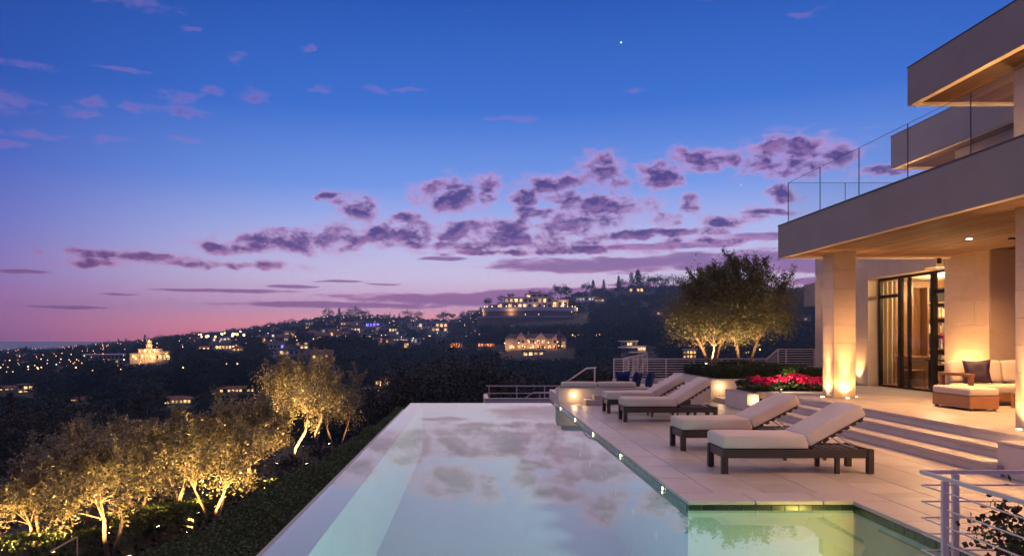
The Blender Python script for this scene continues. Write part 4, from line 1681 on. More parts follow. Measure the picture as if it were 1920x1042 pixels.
# ================================================================== vegetation near by
def build_olive(seed, h, cr, nstem, nleaf, leaf=.075, spread=.5, trunk_r=.09, zc=.62, rz=.36, clusters=60, shoots=14, ragged=.35, sig=(.10, .19), low=-.75):
    """returns trunk mesh (MB) and crown centres; base at the origin"""
    g = random.Random(seed)
    n = rs(seed)
    k = MB()
    cl = []
    lobes = [(g.uniform(0, 2 * PI), g.uniform(-.5, .6), g.uniform(.75, 1.15)) for _ in range(7)]
    for i in range(clusters):
        while True:
            d = Vector((g.gauss(0, 1), g.gauss(0, 1), g.gauss(0, 1))).normalized()
            if d.z > low:
                break
        a = math.atan2(d.y, d.x)
        f = 1.0
        for la, lz, lr in lobes:
            dd = math.cos(a - la) * math.sqrt(max(0, 1 - d.z * d.z)) * .8 + d.z * lz
            if dd > .6:
                f = max(f * .5 + lr * .5, f * lr)
        r = g.uniform(.35, 1.0) ** .6 * f * (1 - ragged * g.random() * .5)
        cl.append(Vector((d.x * cr * r, d.y * cr * r, h * zc + d.z * h * rz * r)))
    stems = []
    for s in range(nstem):
        a = 2 * PI * s / nstem + g.uniform(-.5, .5)
        lean = g.uniform(.5, 1.0) * spread
        b0 = Vector((.05 * math.cos(a), .05 * math.sin(a), -.08))
        p1 = Vector((math.cos(a) * lean * h * .10, math.sin(a) * lean * h * .10, h * .15))
        p2 = Vector((math.cos(a + .3) * lean * h * .20, math.sin(a + .3) * lean * h * .20, h * .30))
        p3 = Vector((math.cos(a + .1) * lean * h * .30, math.sin(a + .1) * lean * h * .30, h * g.uniform(.42, .5)))
        tr = trunk_r * g.uniform(.7, 1.1) * (1.0 if nstem < 3 else .8)
        k.path([b0, p1, p2, p3], [tr * 1.25, tr * .9, tr * .75, tr * .5], 8)
        stems.append((p2, p3, tr))
    for c in cl:
        if g.random() < .55:
            p2, p3, tr = min(stems, key=lambda s: (s[1] - c).length + g.uniform(0, .4))
            st = p3 if g.random() < .65 else p2
            mid = st.lerp(c, .5) + Vector((g.uniform(-.1, .1), g.uniform(-.1, .1), g.uniform(-.02, .14))) * h * .3
            k.path([st, mid, c], [tr * .38, tr * .22, .006], 5)
    cen = []
    per = nleaf // (clusters + shoots)
    for c in cl:
        s = cr * g.uniform(*sig)
        cen.append(n.normal(size=(per, 3)) * np.array([s, s, s * 1.05]) + np.array(c))
    top = sorted(cl, key=lambda c: -c.z)[:max(6, clusters // 3)]
    for i in range(shoots):
        c = g.choice(top)
        tip = c + Vector((g.uniform(-.12, .12), g.uniform(-.12, .12), g.uniform(.10, .22))) * h
        t = n.uniform(0, 1, (per, 1))
        p = np.array(c) * (1 - t) + np.array(tip) * t + n.normal(size=(per, 3)) * .035 * cr
        cen.append(p)
        k.path([c, tip], [.012, .004], 4)
    cen = np.concatenate(cen)
    v, f = leaf_quads(cen, leaf, leaf * .42, seed + 1, up=.15)
    return k, np_mesh('leaves', v, f)


def plant_tree(name, label, cat_loc, k, crown, leafmat, barkmat, group=None, rz=0):
    t = thing(name, label, 'tree', cat_loc, rz, group)
    me = k.mesh('trunk', True)
    O('trunk', me, barkmat, t)
    O('crown', crown, leafmat, t)
    return t


# the uplit olives below the pool
OL = [  # base pixel on the garden level, height, crown radius, stems, label
    (70, 1032, 2.2, 1.15, 3, 'small uplit olive tree beside the thin garden handrail'),
    (205, 1040, 3.05, 1.5, 2, 'broad uplit olive tree beside the small one at the garden handrail'),
    (338, 962, 2.8, 1.3, 2, 'uplit olive tree with low forked bright trunk standing behind its row'),
    (398, 992, 3.3, 1.5, 3, 'tall uplit olive tree with three bright stems next to the clipped hedge'),
    (470, 925, 3.1, 1.35, 2, 'uplit olive tree with pale forked trunk midway along the hedge'),
    (545, 868, 4.3, 1.75, 2, 'tallest uplit olive tree with the brightest golden crown along the hedge'),
    (632, 812, 5.0, 1.8, 2, 'dim olive tree at the far end of the row along the hedge'),
    (590, 838, 4.4, 1.6, 2, 'half-lit olive tree between the brightest and the dim one'),
    (262, 985, 2.9, 1.3, 2, 'olive tree standing behind the broad uplit one'),
    (160, 975, 2.8, 1.3, 2, 'grey-green olive tree behind the small uplit one'),
]
for i, (px, py, h, cr, ns, lab) in enumerate(OL):
    Y = (EYE + 3.0) * F / (py - VY)
    X = (px - VX) / F * Y
    z = float(garden_z(X, Y))
    k, cm = build_olive(100 + i, h, cr, ns, 9500, leaf=.105, clusters=50, shoots=24, ragged=.9, zc=.54, rz=.42, sig=(.07, .135), trunk_r=.05, spread=.95, low=-.6)
    t = plant_tree('olive_tree', lab, (X, Y, z), k, cm, MT['olive_leaf'], MT['bark'], 'olive trees in the lower garden', rz=i * 1.1)
    power = [620, 850, 600, 1050, 900, 2000, 170, 520, 260, 200][i]
    for j, (a, d) in enumerate(((-1.75, 1.25), (-.75, 1.1))):
        lx, ly = X + d * math.cos(a), Y + d * math.sin(a)
        lz = float(garden_z(lx, ly))
        u = thing('garden_uplight', 'small bronze garden uplight at the foot of an olive tree', 'lamp', (lx, ly, lz), 0, 'uplights under the garden olives')
        O('stake', MB().tube((0, 0, -.1), (0, 0, .12), .012, n=6), MT['bronze'], u)
        dirv = (Vector((X, Y, z + h * .62)) - Vector((lx, ly, lz + .15))).normalized()
        O('hood', MB().tube(Vector((0, 0, .12)) - dirv * .04, Vector((0, 0, .12)) + dirv * .08, .04, .05, n=10), MT['bronze'], u)
        O('lens', MB().tube(Vector((0, 0, .12)) + dirv * .081, Vector((0, 0, .12)) + dirv * .086, .042, n=10), MT['lamp_warm'], u)
        spot(u, Vector((lx, ly, lz + .12)) + dirv * .11, (X, Y, z + h * .62), power * (1.3 if j == 0 else .9), (1, .54, .17), 100, .7, .04)


# clipped hedge along the overflow wall
def leafy_box(fn_top, xs_fn, y0, y1, zb, n, leaf, seed, side_share=.35):
    g = rs(seed)
    y = g.uniform(y0, y1, n)
    xa, xb = xs_fn(y)
    top = fn_top(y)
    x = xa + (xb - xa) * g.uniform(0, 1, n)
    z = top + np.abs(g.normal(size=n)) * -.05 + .05 * np.sin(x * 2.2 + y * .7) + .04 * np.sin(y * 1.9 + x) + g.normal(size=n) * .02
    s = g.uniform(0, 1, n) < side_share
    left = g.uniform(0, 1, n) < .62
    x = np.where(s, np.where(left, xa + np.abs(g.normal(size=n)) * .05, xb - np.abs(g.normal(size=n)) * .05), x)
    z = np.where(s, zb + (top - zb) * g.uniform(0, 1, n), z)
    return np.stack([x, y, z], 1)


hd = thing('clipped_hedge', 'dark clipped hedge running below the overflow edge of the pool', 'hedge', (-3.2, 14.0, -3.0))
xa_f = lambda y: (np.interp(y, [6, 9.5, 14, 21, 26, 30], [-4.9, -4.35, -3.75, -3.25, -3.1, -3.0]), np.full(np.shape(y), -2.22))
tp_f = lambda y: np.interp(y, [6, 12, 22, 30], [-1.05, -1.0, -.95, -1.0])
c = leafy_box(tp_f, xa_f, 6.0, 29.5, -2.9, 64000, .07, 8)
v, f = leaf_quads(c, .065, .042, 9, up=.35)
o = O('foliage', np_mesh('foliage', v, f), MT['hedge_leaf'], hd, world=True)
k = MB()
ysl = np.linspace(6.05, 29.4, 16)
xl, xr = xa_f(ysl)
tz = tp_f(ysl)
for i in range(15):
    a, b_ = i, i + 1
    A = [(xl[a] + .08, ysl[a], -3), (xr[a] - .08, ysl[a], -3), (xr[a] - .08, ysl[a], tz[a] - .13), (xl[a] + .08, ysl[a], tz[a] - .13)]
    B = [(xl[b_] + .08, ysl[b_], -3), (xr[b_] - .08, ysl[b_], -3), (xr[b_] - .08, ysl[b_], tz[b_] - .13), (xl[b_] + .08, ysl[b_], tz[b_] - .13)]
    for q in range(4):
        k.quad(A[q], A[(q + 1) % 4], B[(q + 1) % 4], B[q])
O('branches', k, MT['soil'], hd, world=True)
# second low hedge crossing below the olives
hd2 = thing('clipped_hedge', 'low clipped hedge crossing the garden between the olive trunks', 'hedge', (-6.5, 19.0, -3.0))
c2 = leafy_box(lambda y: np.full(np.shape(y), -2.45), lambda y: (-9.2 + (y - 17) * .55, -8.3 + (y - 17) * .55), 15.6, 24, -2.95, 9000, .07, 18)
v, f = leaf_quads(c2, .09, .05, 19, up=.2)
O('foliage', np_mesh('foliage', v, f), MT['hedge_leaf'], hd2, world=True)

# clipped hedge in the tree planter
hd3 = thing('clipped_hedge', 'clipped box hedge in the planter under the two terrace olives', 'hedge', (7.2, 21.6, .56))
g = rs(33)
n = 17000
x = g.uniform(7.0, 10.25, n)
y = g.uniform(21.35, 24.9, n)
edge = np.minimum(np.minimum(x - 7.0, 10.25 - x), np.minimum(y - 21.35, 24.9 - y))
z = .95 + .05 * np.sin(x * 2.4) + .04 * np.sin(y * 2.9 + x) - np.clip(.12 - edge, 0, .12) * 1.1 + g.normal(size=n) * .03
fr = g.uniform(0, 1, n) < .38
y = np.where(fr, 21.36 + np.abs(g.normal(size=n)) * .04, y)
z = np.where(fr, .60 + g.uniform(0, 1, n) * .34, z)
fl = g.uniform(0, 1, n) < .16
x = np.where(fl & ~fr, 7.0 + np.abs(g.normal(size=n)) * .04, x)
z = np.where(fl & ~fr, .60 + g.uniform(0, 1, n) * .34, z)
v, f = leaf_quads(np.stack([x, y, z], 1), .06, .038, 34, up=.15)
O('foliage', np_mesh('foliage', v, f), MT['box_leaf'], hd3, world=True)
O('branches', MB().box(7.06, 10.19, 21.45, 24.85, .561, .86), MT['soil'], hd3, world=True)
sh = thing('garden_uplight', 'small uplight lost in the box hedge of the planter', 'lamp', (9.02, 21.15, .635))
O('hood', MB().tube((0, 0, 0), (0, .05, .05), .03, n=10), MT['bronze'], sh)
O('lens', MB().tube((0, .051, .051), (0, .055, .055), .026, n=10), MT['lamp_warm'], sh)
spot(sh, (9.02, 21.22, .70), (9.02, 21.5, .85), 16, (1, .85, .20), 120, .6, .03)

# two olives of the planter
Yt = 23.4
for i, (px, h, cr, ns, lab, sd) in enumerate(((1335, 3.25, 1.38, 3, 'terrace olive tree with three bright uplit stems in the planter', 301),
                                             (1394, 3.6, 1.45, 2, 'taller terrace olive tree with a dim trunk in the planter', 309))):
    X = (px - VX) / F * Yt
    k, cm = build_olive(sd, h, cr, ns, 32000, leaf=.082, clusters=95, shoots=46, spread=.62, trunk_r=.07, zc=.56, rz=.42, ragged=.3, low=-.55, sig=(.11, .19))
    t = plant_tree('olive_tree', lab, (X, Yt + (0 if i == 0 else -.1), .56), k, cm, MT['terrace_leaf'], MT['bark'], 'olive trees on the terrace')
X = (1335 - VX) / F * Yt
u = thing('garden_uplight', 'small uplight below the bright stems of the terrace olive', 'lamp', (X - .35, Yt - .5, .95))
O('hood', MB().tube((0, 0, -.1), (.02, .03, .06), .035, n=10), MT['bronze'], u)
O('lens', MB().tube((.021, .031, .061), (.022, .033, .066), .03, n=10), MT['lamp_warm'], u)
spot(u, (X - .33, Yt - .46, 1.03), (X + .05, Yt + .05, 2.0), 420, (1, .55, .26), 90, .8, .03)
spot(u, (X - .30, Yt - .50, 1.02), (X - 1.0, Yt - .2, 2.2), 420, (1, .62, .28), 80, .8, .03)
spot(u, (X + .55, Yt - 1.3, 1.02), (X + 1.1, Yt - .1, 3.2), 420, (1, .60, .26), 110, .9, .03)
spot(u, (X - .4, Yt - 1.35, 1.02), (X + .1, Yt - .2, 3.4), 300, (1, .60, .26), 90, .9, .03)

# flower bed: crimson geraniums
fb = thing('flower_bed', 'bed of crimson geraniums beside the stone column', 'flowers', (7.1, 18.5, TZ))
O('soil', MB().box(7.06, 9.3, 18.62, 20.02, .02, TZ + .03), MT['soil'], fb, world=True)
O('kerb', MB().box(7.06, 9.3, 18.5, 18.618, .3, TZ + .012, .006), MT['coping'], fb, world=True)
g = rs(71)
n = 5200
x = g.uniform(7.0, 9.3, n)
y = g.uniform(18.55, 20.0, n)
ht = .20 + .07 * np.sin(x * 5) * np.cos(y * 4) - .10 * np.clip(7.5 - x, 0, .5)
z = TZ + .03 + ht * g.uniform(0.1, 1, n) ** .6
v, f = leaf_quads(np.stack([x, y, z], 1), .08, .065, 72, up=.1)
O('foliage', np_mesh('foliage', v, f), MT['box_leaf'], fb, world=True)
heads = 300
hx = 7.12 + g.uniform(0, 1, heads) ** .75 * 2.15
hy = g.uniform(18.56, 20.0, heads)
pet = MB()
pc = rs(73)
pts = pc.normal(size=(34, 3))
pts /= np.linalg.norm(pts, axis=1)[:, None]
pts[:, 2] = np.abs(pts[:, 2]) * .8
v, f = leaf_quads(pts * .045, .055, .05, 74)
hm = np_mesh('head', v, f)
for i in range(heads):
    if hx[i] < 7.5 and g.uniform() < .6:
        continue
    zz = TZ + .19 + .07 * math.sin(hx[i] * 5) * math.cos(hy[i] * 4) + g.uniform(0, .11)
    O('flower_head', hm, MT['petal'], fb, tuple(Vector((hx[i], hy[i], zz)) - PW[fb.name]), (g.uniform(-.4, .4), g.uniform(-.4, .4), g.uniform(0, 6)), (g.uniform(.9, 1.5),) * 3)

flower_fill = thing('garden_uplight', 'small uplight added to brighten the crimson geraniums', 'lamp', (7.6, 18.45, TZ + .015))
O('hood', MB().tube((0, 0, 0), (.02, .03, .05), .03, n=10), MT['bronze'], flower_fill)
O('lens', MB().tube((.021, .031, .051), (.022, .033, .055), .026, n=10), MT['lamp_warm'], flower_fill)
spot(flower_fill, (7.65, 18.2, TZ + .5), (8.1, 19.2, TZ + .15), 60, (1, .72, .5), 140, .9, .05)  # added fill for the blooms, set clear of the hood

# potted bougainvillea behind the corner railing
pb = thing('potted_shrub', 'dark leafy shrub with deep red bracts in a pot behind the corner railing', 'shrub', (3.28, 4.28, 0))
O('pot', MB().lathe([(.14, .002), (.19, .12), (.21, .34), (.18, .34), (.17, .30)], n=20), MT['h_brown'], pb)
g = rs(91)
k = MB()
cen, cenr = [], []
for i in range(26):
    a = g.uniform(0, 2 * PI)
    r = g.uniform(.08, .30)
    tip = Vector((r * math.cos(a), r * math.sin(a), g.uniform(.45, .78)))
    k.path([(0, 0, .28), (tip.x * .5, tip.y * .5, tip.z * .7), tuple(tip)], [.008, .006, .003], 5)
    m = 46
    cen.append(np.array(tip) + g.normal(size=(m, 3)) * np.array([.055, .055, .075]))
    if i % 3 == 0:
        cenr.append(np.array(tip) + g.normal(size=(26, 3)) * .06)
O('stems', k, MT['darkbark'], pb)
v, f = leaf_quads(np.concatenate(cen), .05, .03, 92)
O('leaves', np_mesh('leaves', v, f), MT['box_leaf'], pb)
for q, c in enumerate(cenr):
    v, f = leaf_quads(c, .045, .04, 93 + q)
    O('bract_cluster', np_mesh('bracts', v, f), MT['redleaf'], pb)['kind'] = 'stuff'


# dark garden trees between the pool and the canyon
def blob_tree(seed, h, r, nleaf, leaf, kind='round'):
    g = random.Random(seed)
    n = rs(seed)
    cl = []
    nc = 34
    for i in range(nc):
        if kind == 'round':
            d = Vector((g.gauss(0, 1), g.gauss(0, 1), g.gauss(0, 1))).normalized()
            q = g.uniform(.3, 1) ** .5
            cl.append((d.x * r * q, d.y * r * q, h * .58 + d.z * h * .40 * q, r * g.uniform(.16, .26)))
        elif kind == 'conifer':
            t = i / nc
            a = i * 2.4
            q = r * (1 - t) ** .9 * g.uniform(.45, 1)
            cl.append((q * math.cos(a), q * math.sin(a), h * (.10 + .88 * t), r * (.16 * (1 - t) + .045)))
        elif kind == 'column':
            t = i / nc
            a = i * 2.4
            q = r * math.sin(PI * (.12 + .85 * t)) ** .6 * g.uniform(.2, .8)
            cl.append((q * math.cos(a), q * math.sin(a), h * (.04 + .95 * t), r * .34))
        elif kind == 'open':
            d = Vector((g.gauss(0, 1), g.gauss(0, 1), g.gauss(0, .7))).normalized()
            q = g.uniform(.5, 1.05)
            cl.append((d.x * r * q, d.y * r * q, h * .68 + d.z * h * .27 * q, r * g.uniform(.12, .20)))
    per = max(1, nleaf // nc)
    cen = np.concatenate([n.normal(size=(per, 3)) * np.array([c[3], c[3], c[3] * .8]) + np.array(c[:3]) for c in cl])
    v, f = leaf_quads(cen, leaf, leaf * .55, seed + 3)
    k = MB()
    k.path([(0, 0, -.4), (0.02 * h, .01 * h, h * .4), (0, 0.02 * h, h * .72)], [h * .022, h * .016, h * .006], 6)
    for c in cl[::4]:
        k.path([(.015 * h, .01 * h, min(h * .45, c[2] * .7)), c[:3]], [h * .007, h * .002], 4)
    return k.mesh('trunk', True), np_mesh('leaves', v, f)


DG = [  # pixel centre, top pixel, distance, radius, kind, label
    (770, 686, 46, 3.0, 'round', 'dark rounded tree behind the overflow edge, lowest of its clump'),
    (840, 664, 48, 4.2, 'round', 'dark rounded tree at the crown of the clump behind the pool'),
    (905, 676, 47, 3.2, 'round', 'dark rounded tree beside the parapet behind the pool'),
    (730, 715, 44, 2.2, 'round', 'dark rounded tree next to the far end of the hedge'),
    (965, 700, 52, 2.4, 'round', 'dark bushy tree above the low parapet railing'),
    (1020, 690, 56, 2.8, 'round', 'dark bushy tree behind the stair handrail'),
    (1085, 694, 52, 2.6, 'round', 'dark bushy tree left of the railing corner post'),
    (1135, 700, 46, 2.0, 'column', 'narrow clipped dark tree beside the railing corner post'),
    (1190, 702, 44, 2.2, 'round', 'dark shrubby tree behind the close-set railing posts'),
    (1260, 690, 50, 2.8, 'round', 'dark shrubby tree behind the long railing'),
    (205, 722, 60, 1.8, 'open', 'dark feathery tree standing against the long lit house roof'),
    (258, 720, 62, 1.6, 'open', 'dark spiky tree beside the long lit house'),
    (110, 745, 52, 3.4, 'round', 'dark broad tree behind the grey-green olive'),
    (50, 765, 46, 3.0, 'round', 'dark broad tree above the small uplit olive'),
    (170, 768, 48, 3.0, 'round', 'dark purple-brown tree behind the broad uplit olive'),
    (20, 720, 64, 2.2, 'conifer', 'dark pointed tree at the lower garden end'),
    (300, 775, 50, 2.8, 'round', 'dark tree behind the forked olive trunk'),
    (-60, 780, 44, 3.2, 'round', 'dark broad tree beyond the small uplit olive'),
    (1330, 700, 52, 2.6, 'round', 'dark shrubby tree behind the terrace olives'),
    (1500, 640, 60, 3.0, 'round', 'dark tree beside the far wing of the house'),
]
for i, (px, py, Y, r, kind, lab) in enumerate(DG):
    X = (px - VX) / F * Y
    ztop = EYE + (VY - py) / F * Y
    zb = min(float(garden_z(X, Y)), ztop - 3)
    h = ztop - zb
    tm, cm = blob_tree(500 + i, h, r, 4200, .24, kind)
    t = thing('garden_tree', lab, 'tree', (X, Y, zb))
    O('trunk', tm, MT['darkbark'], t)
    O('crown', cm, MT['dark_leaf'], t)


# undergrowth on the garden bank
def undergrowth():
    g = rs(58)
    n = 1500
    x = g.uniform(-34, -3.3, n)
    y = g.uniform(9, 60, n)
    z = garden_z(x, y)
    P = []
    for i in range(n):
        r = g.uniform(.25, .7) * (1 + max(0, y[i] - 25) * .02)
        m = 34
        d = g.normal(size=(m, 3))
        d /= np.linalg.norm(d, axis=1)[:, None]
        d[:, 2] = np.abs(d[:, 2])
        P.append(d * r * g.uniform(.6, 1, (m, 1)) * np.array([1, 1, .8]) + np.array([x[i], y[i], z[i]]))
    v, f = leaf_quads(np.concatenate(P), .16, .085, 59, up=.2)
    o = O('undergrowth', np_mesh('undergrowth', v, f), MT['dark_leaf'])
    o['kind'] = 'stuff'
    o['label'] = 'dark low undergrowth covering the garden bank below the olives'
    o['category'] = 'undergrowth'


undergrowth()

# ================================================================== far houses
HOUSE_RECTS = []      # (px0, px1, distance) kept clear of woodland in front


def far_base(px, py):
    X, Y, z = far_at(px, py)
    # true ground height here, and where the sight line puts the base
    return X, Y, EYE + (VY - py) / F * Y


def face_cam(X, Y):
    return -math.atan2(X, Y)


WALLS = {'white': 'h_white', 'grey': 'h_grey', 'cream': 'h_cream', 'brown': 'h_brown'}
WINS = {'warm': 'win_warm', 'gold': 'win_gold', 'white': 'win_white', 'amber': 'win_red', 'violet': 'win_blue'}


def win_grid(root, x0, x1, z0, z1, n, y, lit, glow, g, wfrac=.62, hfrac=.58, frame=True):
    """a row of n windows on the face y (facing -Y), each its own part set in a frame"""
    w = (x1 - x0) / n
    for i in range(n):
        a = x0 + w * i + w * (1 - wfrac) / 2
        zb = z0 + (z1 - z0) * (1 - hfrac) * .45
        m = MT[WINS[glow]] if g.random() < lit else MT['win_dark']
        o = O('window', MB().box(a, a + w * wfrac, y - .06, y - .01, zb, zb + (z1 - z0) * hfrac), m, root)


def far_house(px, py, wpx, hpx, label, wall='white', roof='flat', storeys=1, glow='gold', lit=.6, nwin=None, group=None, name='far_house', depth=None, seed=None, yaw=0.0):
    X, Y, zb = far_base(px, py)
    s = Y / F
    Wm, H = wpx * s, hpx * s
    g = random.Random(seed if seed is not None else int(px * 7 + py))
    D = depth or max(5, Wm * .5)
    r = thing(name, label, 'house', (X, Y, zb), face_cam(X, Y) + yaw, group)
    HOUSE_RECTS.append((px - wpx / 2 - 2, px + wpx / 2 + 2, Y, py - hpx, py))
    hw = Wm / 2
    wallh = H if roof == 'flat' else H * .62
    base = -max(3.0, H * .5)
    O('wall', MB().box(-hw, hw, 0, D, base, wallh), MT[WALLS[wall]], r)
    if roof == 'flat':
        O('roof', MB().box(-hw - .06 * Wm, hw + .06 * Wm, -H * .22, D + .3, wallh + .001, wallh + max(.25, H * .09)), MT['h_white' if g.random() < .5 else 'r_dark'], r)
    elif roof == 'gable':
        k = MB()
        k.quad((-hw - .4, -.6, wallh - .1), (hw + .4, -.6, wallh - .1), (hw + .4, D / 2, H), (-hw - .4, D / 2, H))
        k.quad((hw + .4, D + .6, wallh - .1), (-hw - .4, D + .6, wallh - .1), (-hw - .4, D / 2, H), (hw + .4, D / 2, H))
        k.poly([(-hw, 0, wallh - .05), (-hw, D, wallh - .05), (-hw, D / 2, H - .1)])
        k.poly([(hw, D, wallh - .05), (hw, 0, wallh - .05), (hw, D / 2, H - .1)])
        O('roof', k, MT['r_tile' if wall in ('cream', 'brown') else 'r_dark'], r)
    else:   # hip
        k = MB()
        e = [(-hw - .5, -.6, wallh), (hw + .5, -.6, wallh), (hw + .5, D + .6, wallh), (-hw - .5, D + .6, wallh)]
        a, c = (-hw * .45, D / 2, H), (hw * .45, D / 2, H)
        k.quad(e[0], e[1], c, a)
        k.quad(e[2], e[3], a, c)
        k.poly([e[1], e[2], c])
        k.poly([e[3], e[0], a])
        O('roof', k, MT['r_tile' if wall in ('cream', 'brown') else 'r_dark'], r)
    sh = wallh / storeys
    n = nwin or max(2, int(wpx / 9))
    for q in range(storeys):
        win_grid(r, -hw * .94, hw * .94, sh * q, sh * (q + 1), n, 0, lit, glow, g)
        if storeys > 1 and q > 0:
            O('balcony', MB().box(-hw * .98, hw * .98, -1.2 - .02 * Wm, -.001, sh * q - .35, sh * q), MT[WALLS[wall]], r)
    return r


# ---- the gabled mansion with all its lamps
def gabled_mansion():
    px, py = 1004, 656
    X, Y, zb = far_base(px, py)
    s = Y / F
    r = thing('mansion', 'grand gabled mansion glowing with lamps across the canyon', 'mansion', (X, Y, zb), face_cam(X, Y))
    HOUSE_RECTS.append((935, 1075, Y, 620, 670))
    hw, H = 57 * s, 22 * s
    g = random.Random(5)
    O('wall', MB().box(-hw, hw, 0, 16, -6, H), MT['h_cream'], r)
    k = MB()
    top = 31 * s
    e = [(-hw - .5, -.6, H), (hw + .5, -.6, H), (hw + .5, 16.6, H), (-hw - .5, 16.6, H)]
    a, c = (-hw * .86, 8, top), (hw * .86, 8, top)
    k.quad(e[0], e[1], c, a).quad(e[2], e[3], a, c).poly([e[1], e[2], c]).poly([e[3], e[0], a])
    rf = O('roof', k, MT['r_dark'], r)
    for gx, gw, gh in ((-27, 9, 34), (10, 11, 33), (40, 10, 31)):
        gx, gw, gh = gx * s, gw * s, gh * s
        k = MB()
        k.prism([(gx - gw, -1.2), (gx + gw, -1.2), (gx + gw, 3), (gx - gw, 3)], -2, H * .98)
        k.poly([(gx - gw, -1.2, H * .98), (gx + gw, -1.2, H * .98), (gx, -1.2, gh)])
        o = O('gable', k, MT['h_cream'], r)
        k = MB()
        k.quad((gx - gw * 1.15, -1.5, H * .93), (gx, -1.5, gh + .3), (gx, 8, gh + .3), (gx - gw * 1.15, 8, H * .93))
        k.quad((gx, -1.5, gh + .3), (gx + gw * 1.15, -1.5, H * .93), (gx + gw * 1.15, 8, H * .93), (gx, 8, gh + .3))
        rr = O('gable_roof', k, MT['r_dark'], r)
        win_grid(r, gx - gw * .8, gx + gw * .8, H * .08, H * .45, 2, -1.2, .7, 'gold', g)
        win_grid(r, gx - gw * .8, gx + gw * .8, H * .52, H * .95, 2, -1.2, .5, 'gold', g)
    O('turret', MB().lathe([(3.2 * s * 2, -3), (3.2 * s * 2, H * 1.15), (3.8 * s * 2, H * 1.16), (.2, H * 1.75)], (44 * s, 0, 0), 12), MT['r_dark'], r)
    O('chimney', MB().box(-15 * s, -12 * s, 6, 7.4, H, 35 * s), MT['h_cream'], r)
    win_grid(r, -hw * .97, -38 * s, H * .05, H * .45, 3, 0, .9, 'gold', g)
    win_grid(r, -16 * s, -2 * s, H * .05, H * .45, 3, 0, .9, 'gold', g)
    win_grid(r, -16 * s, -2 * s, H * .52, H * .95, 3, 0, .5, 'gold', g)
    win_grid(r, 22 * s, 30 * s, H * .05, H * .45, 2, 0, .9, 'gold', g)
    win_grid(r, 50 * s, hw * .98, H * .05, H * .9, 2, 0, .7, 'gold', g)
    O('terrace_wall', MB().box(-hw * 1.2, hw * 1.2, -7, -5.8, -7, -.8), MT['h_cream'], r)
    for i in range(18):
        a = (-hw + 2 * hw * (i + .5) / 18) + g.uniform(-1.4, 1.4)
        zz = H * (g.uniform(.2, .34) if i % 3 else g.uniform(.55, .7))
        O('wall_lantern', MB().lathe([(.05, 0), (.20, .12), (.22, .4), (.06, .5)], (a, -1.7, zz), 8), MT['lamp_street' if i % 3 else 'lamp_white'], r)
        if i % 2 == 0:
            point(r, Vector((X, Y, zb)) + Matrix.Rotation(face_cam(X, Y), 3, 'Z') @ Vector((a, -4.0, H * .35)), 300, (1, .46, .2), .4)
    return r


gabled_mansion()
far_house(1000, 668, 42, 10, 'low pool pavilion with bright lamps below the gabled mansion', 'cream', 'flat', 1, 'gold', .8, 4)


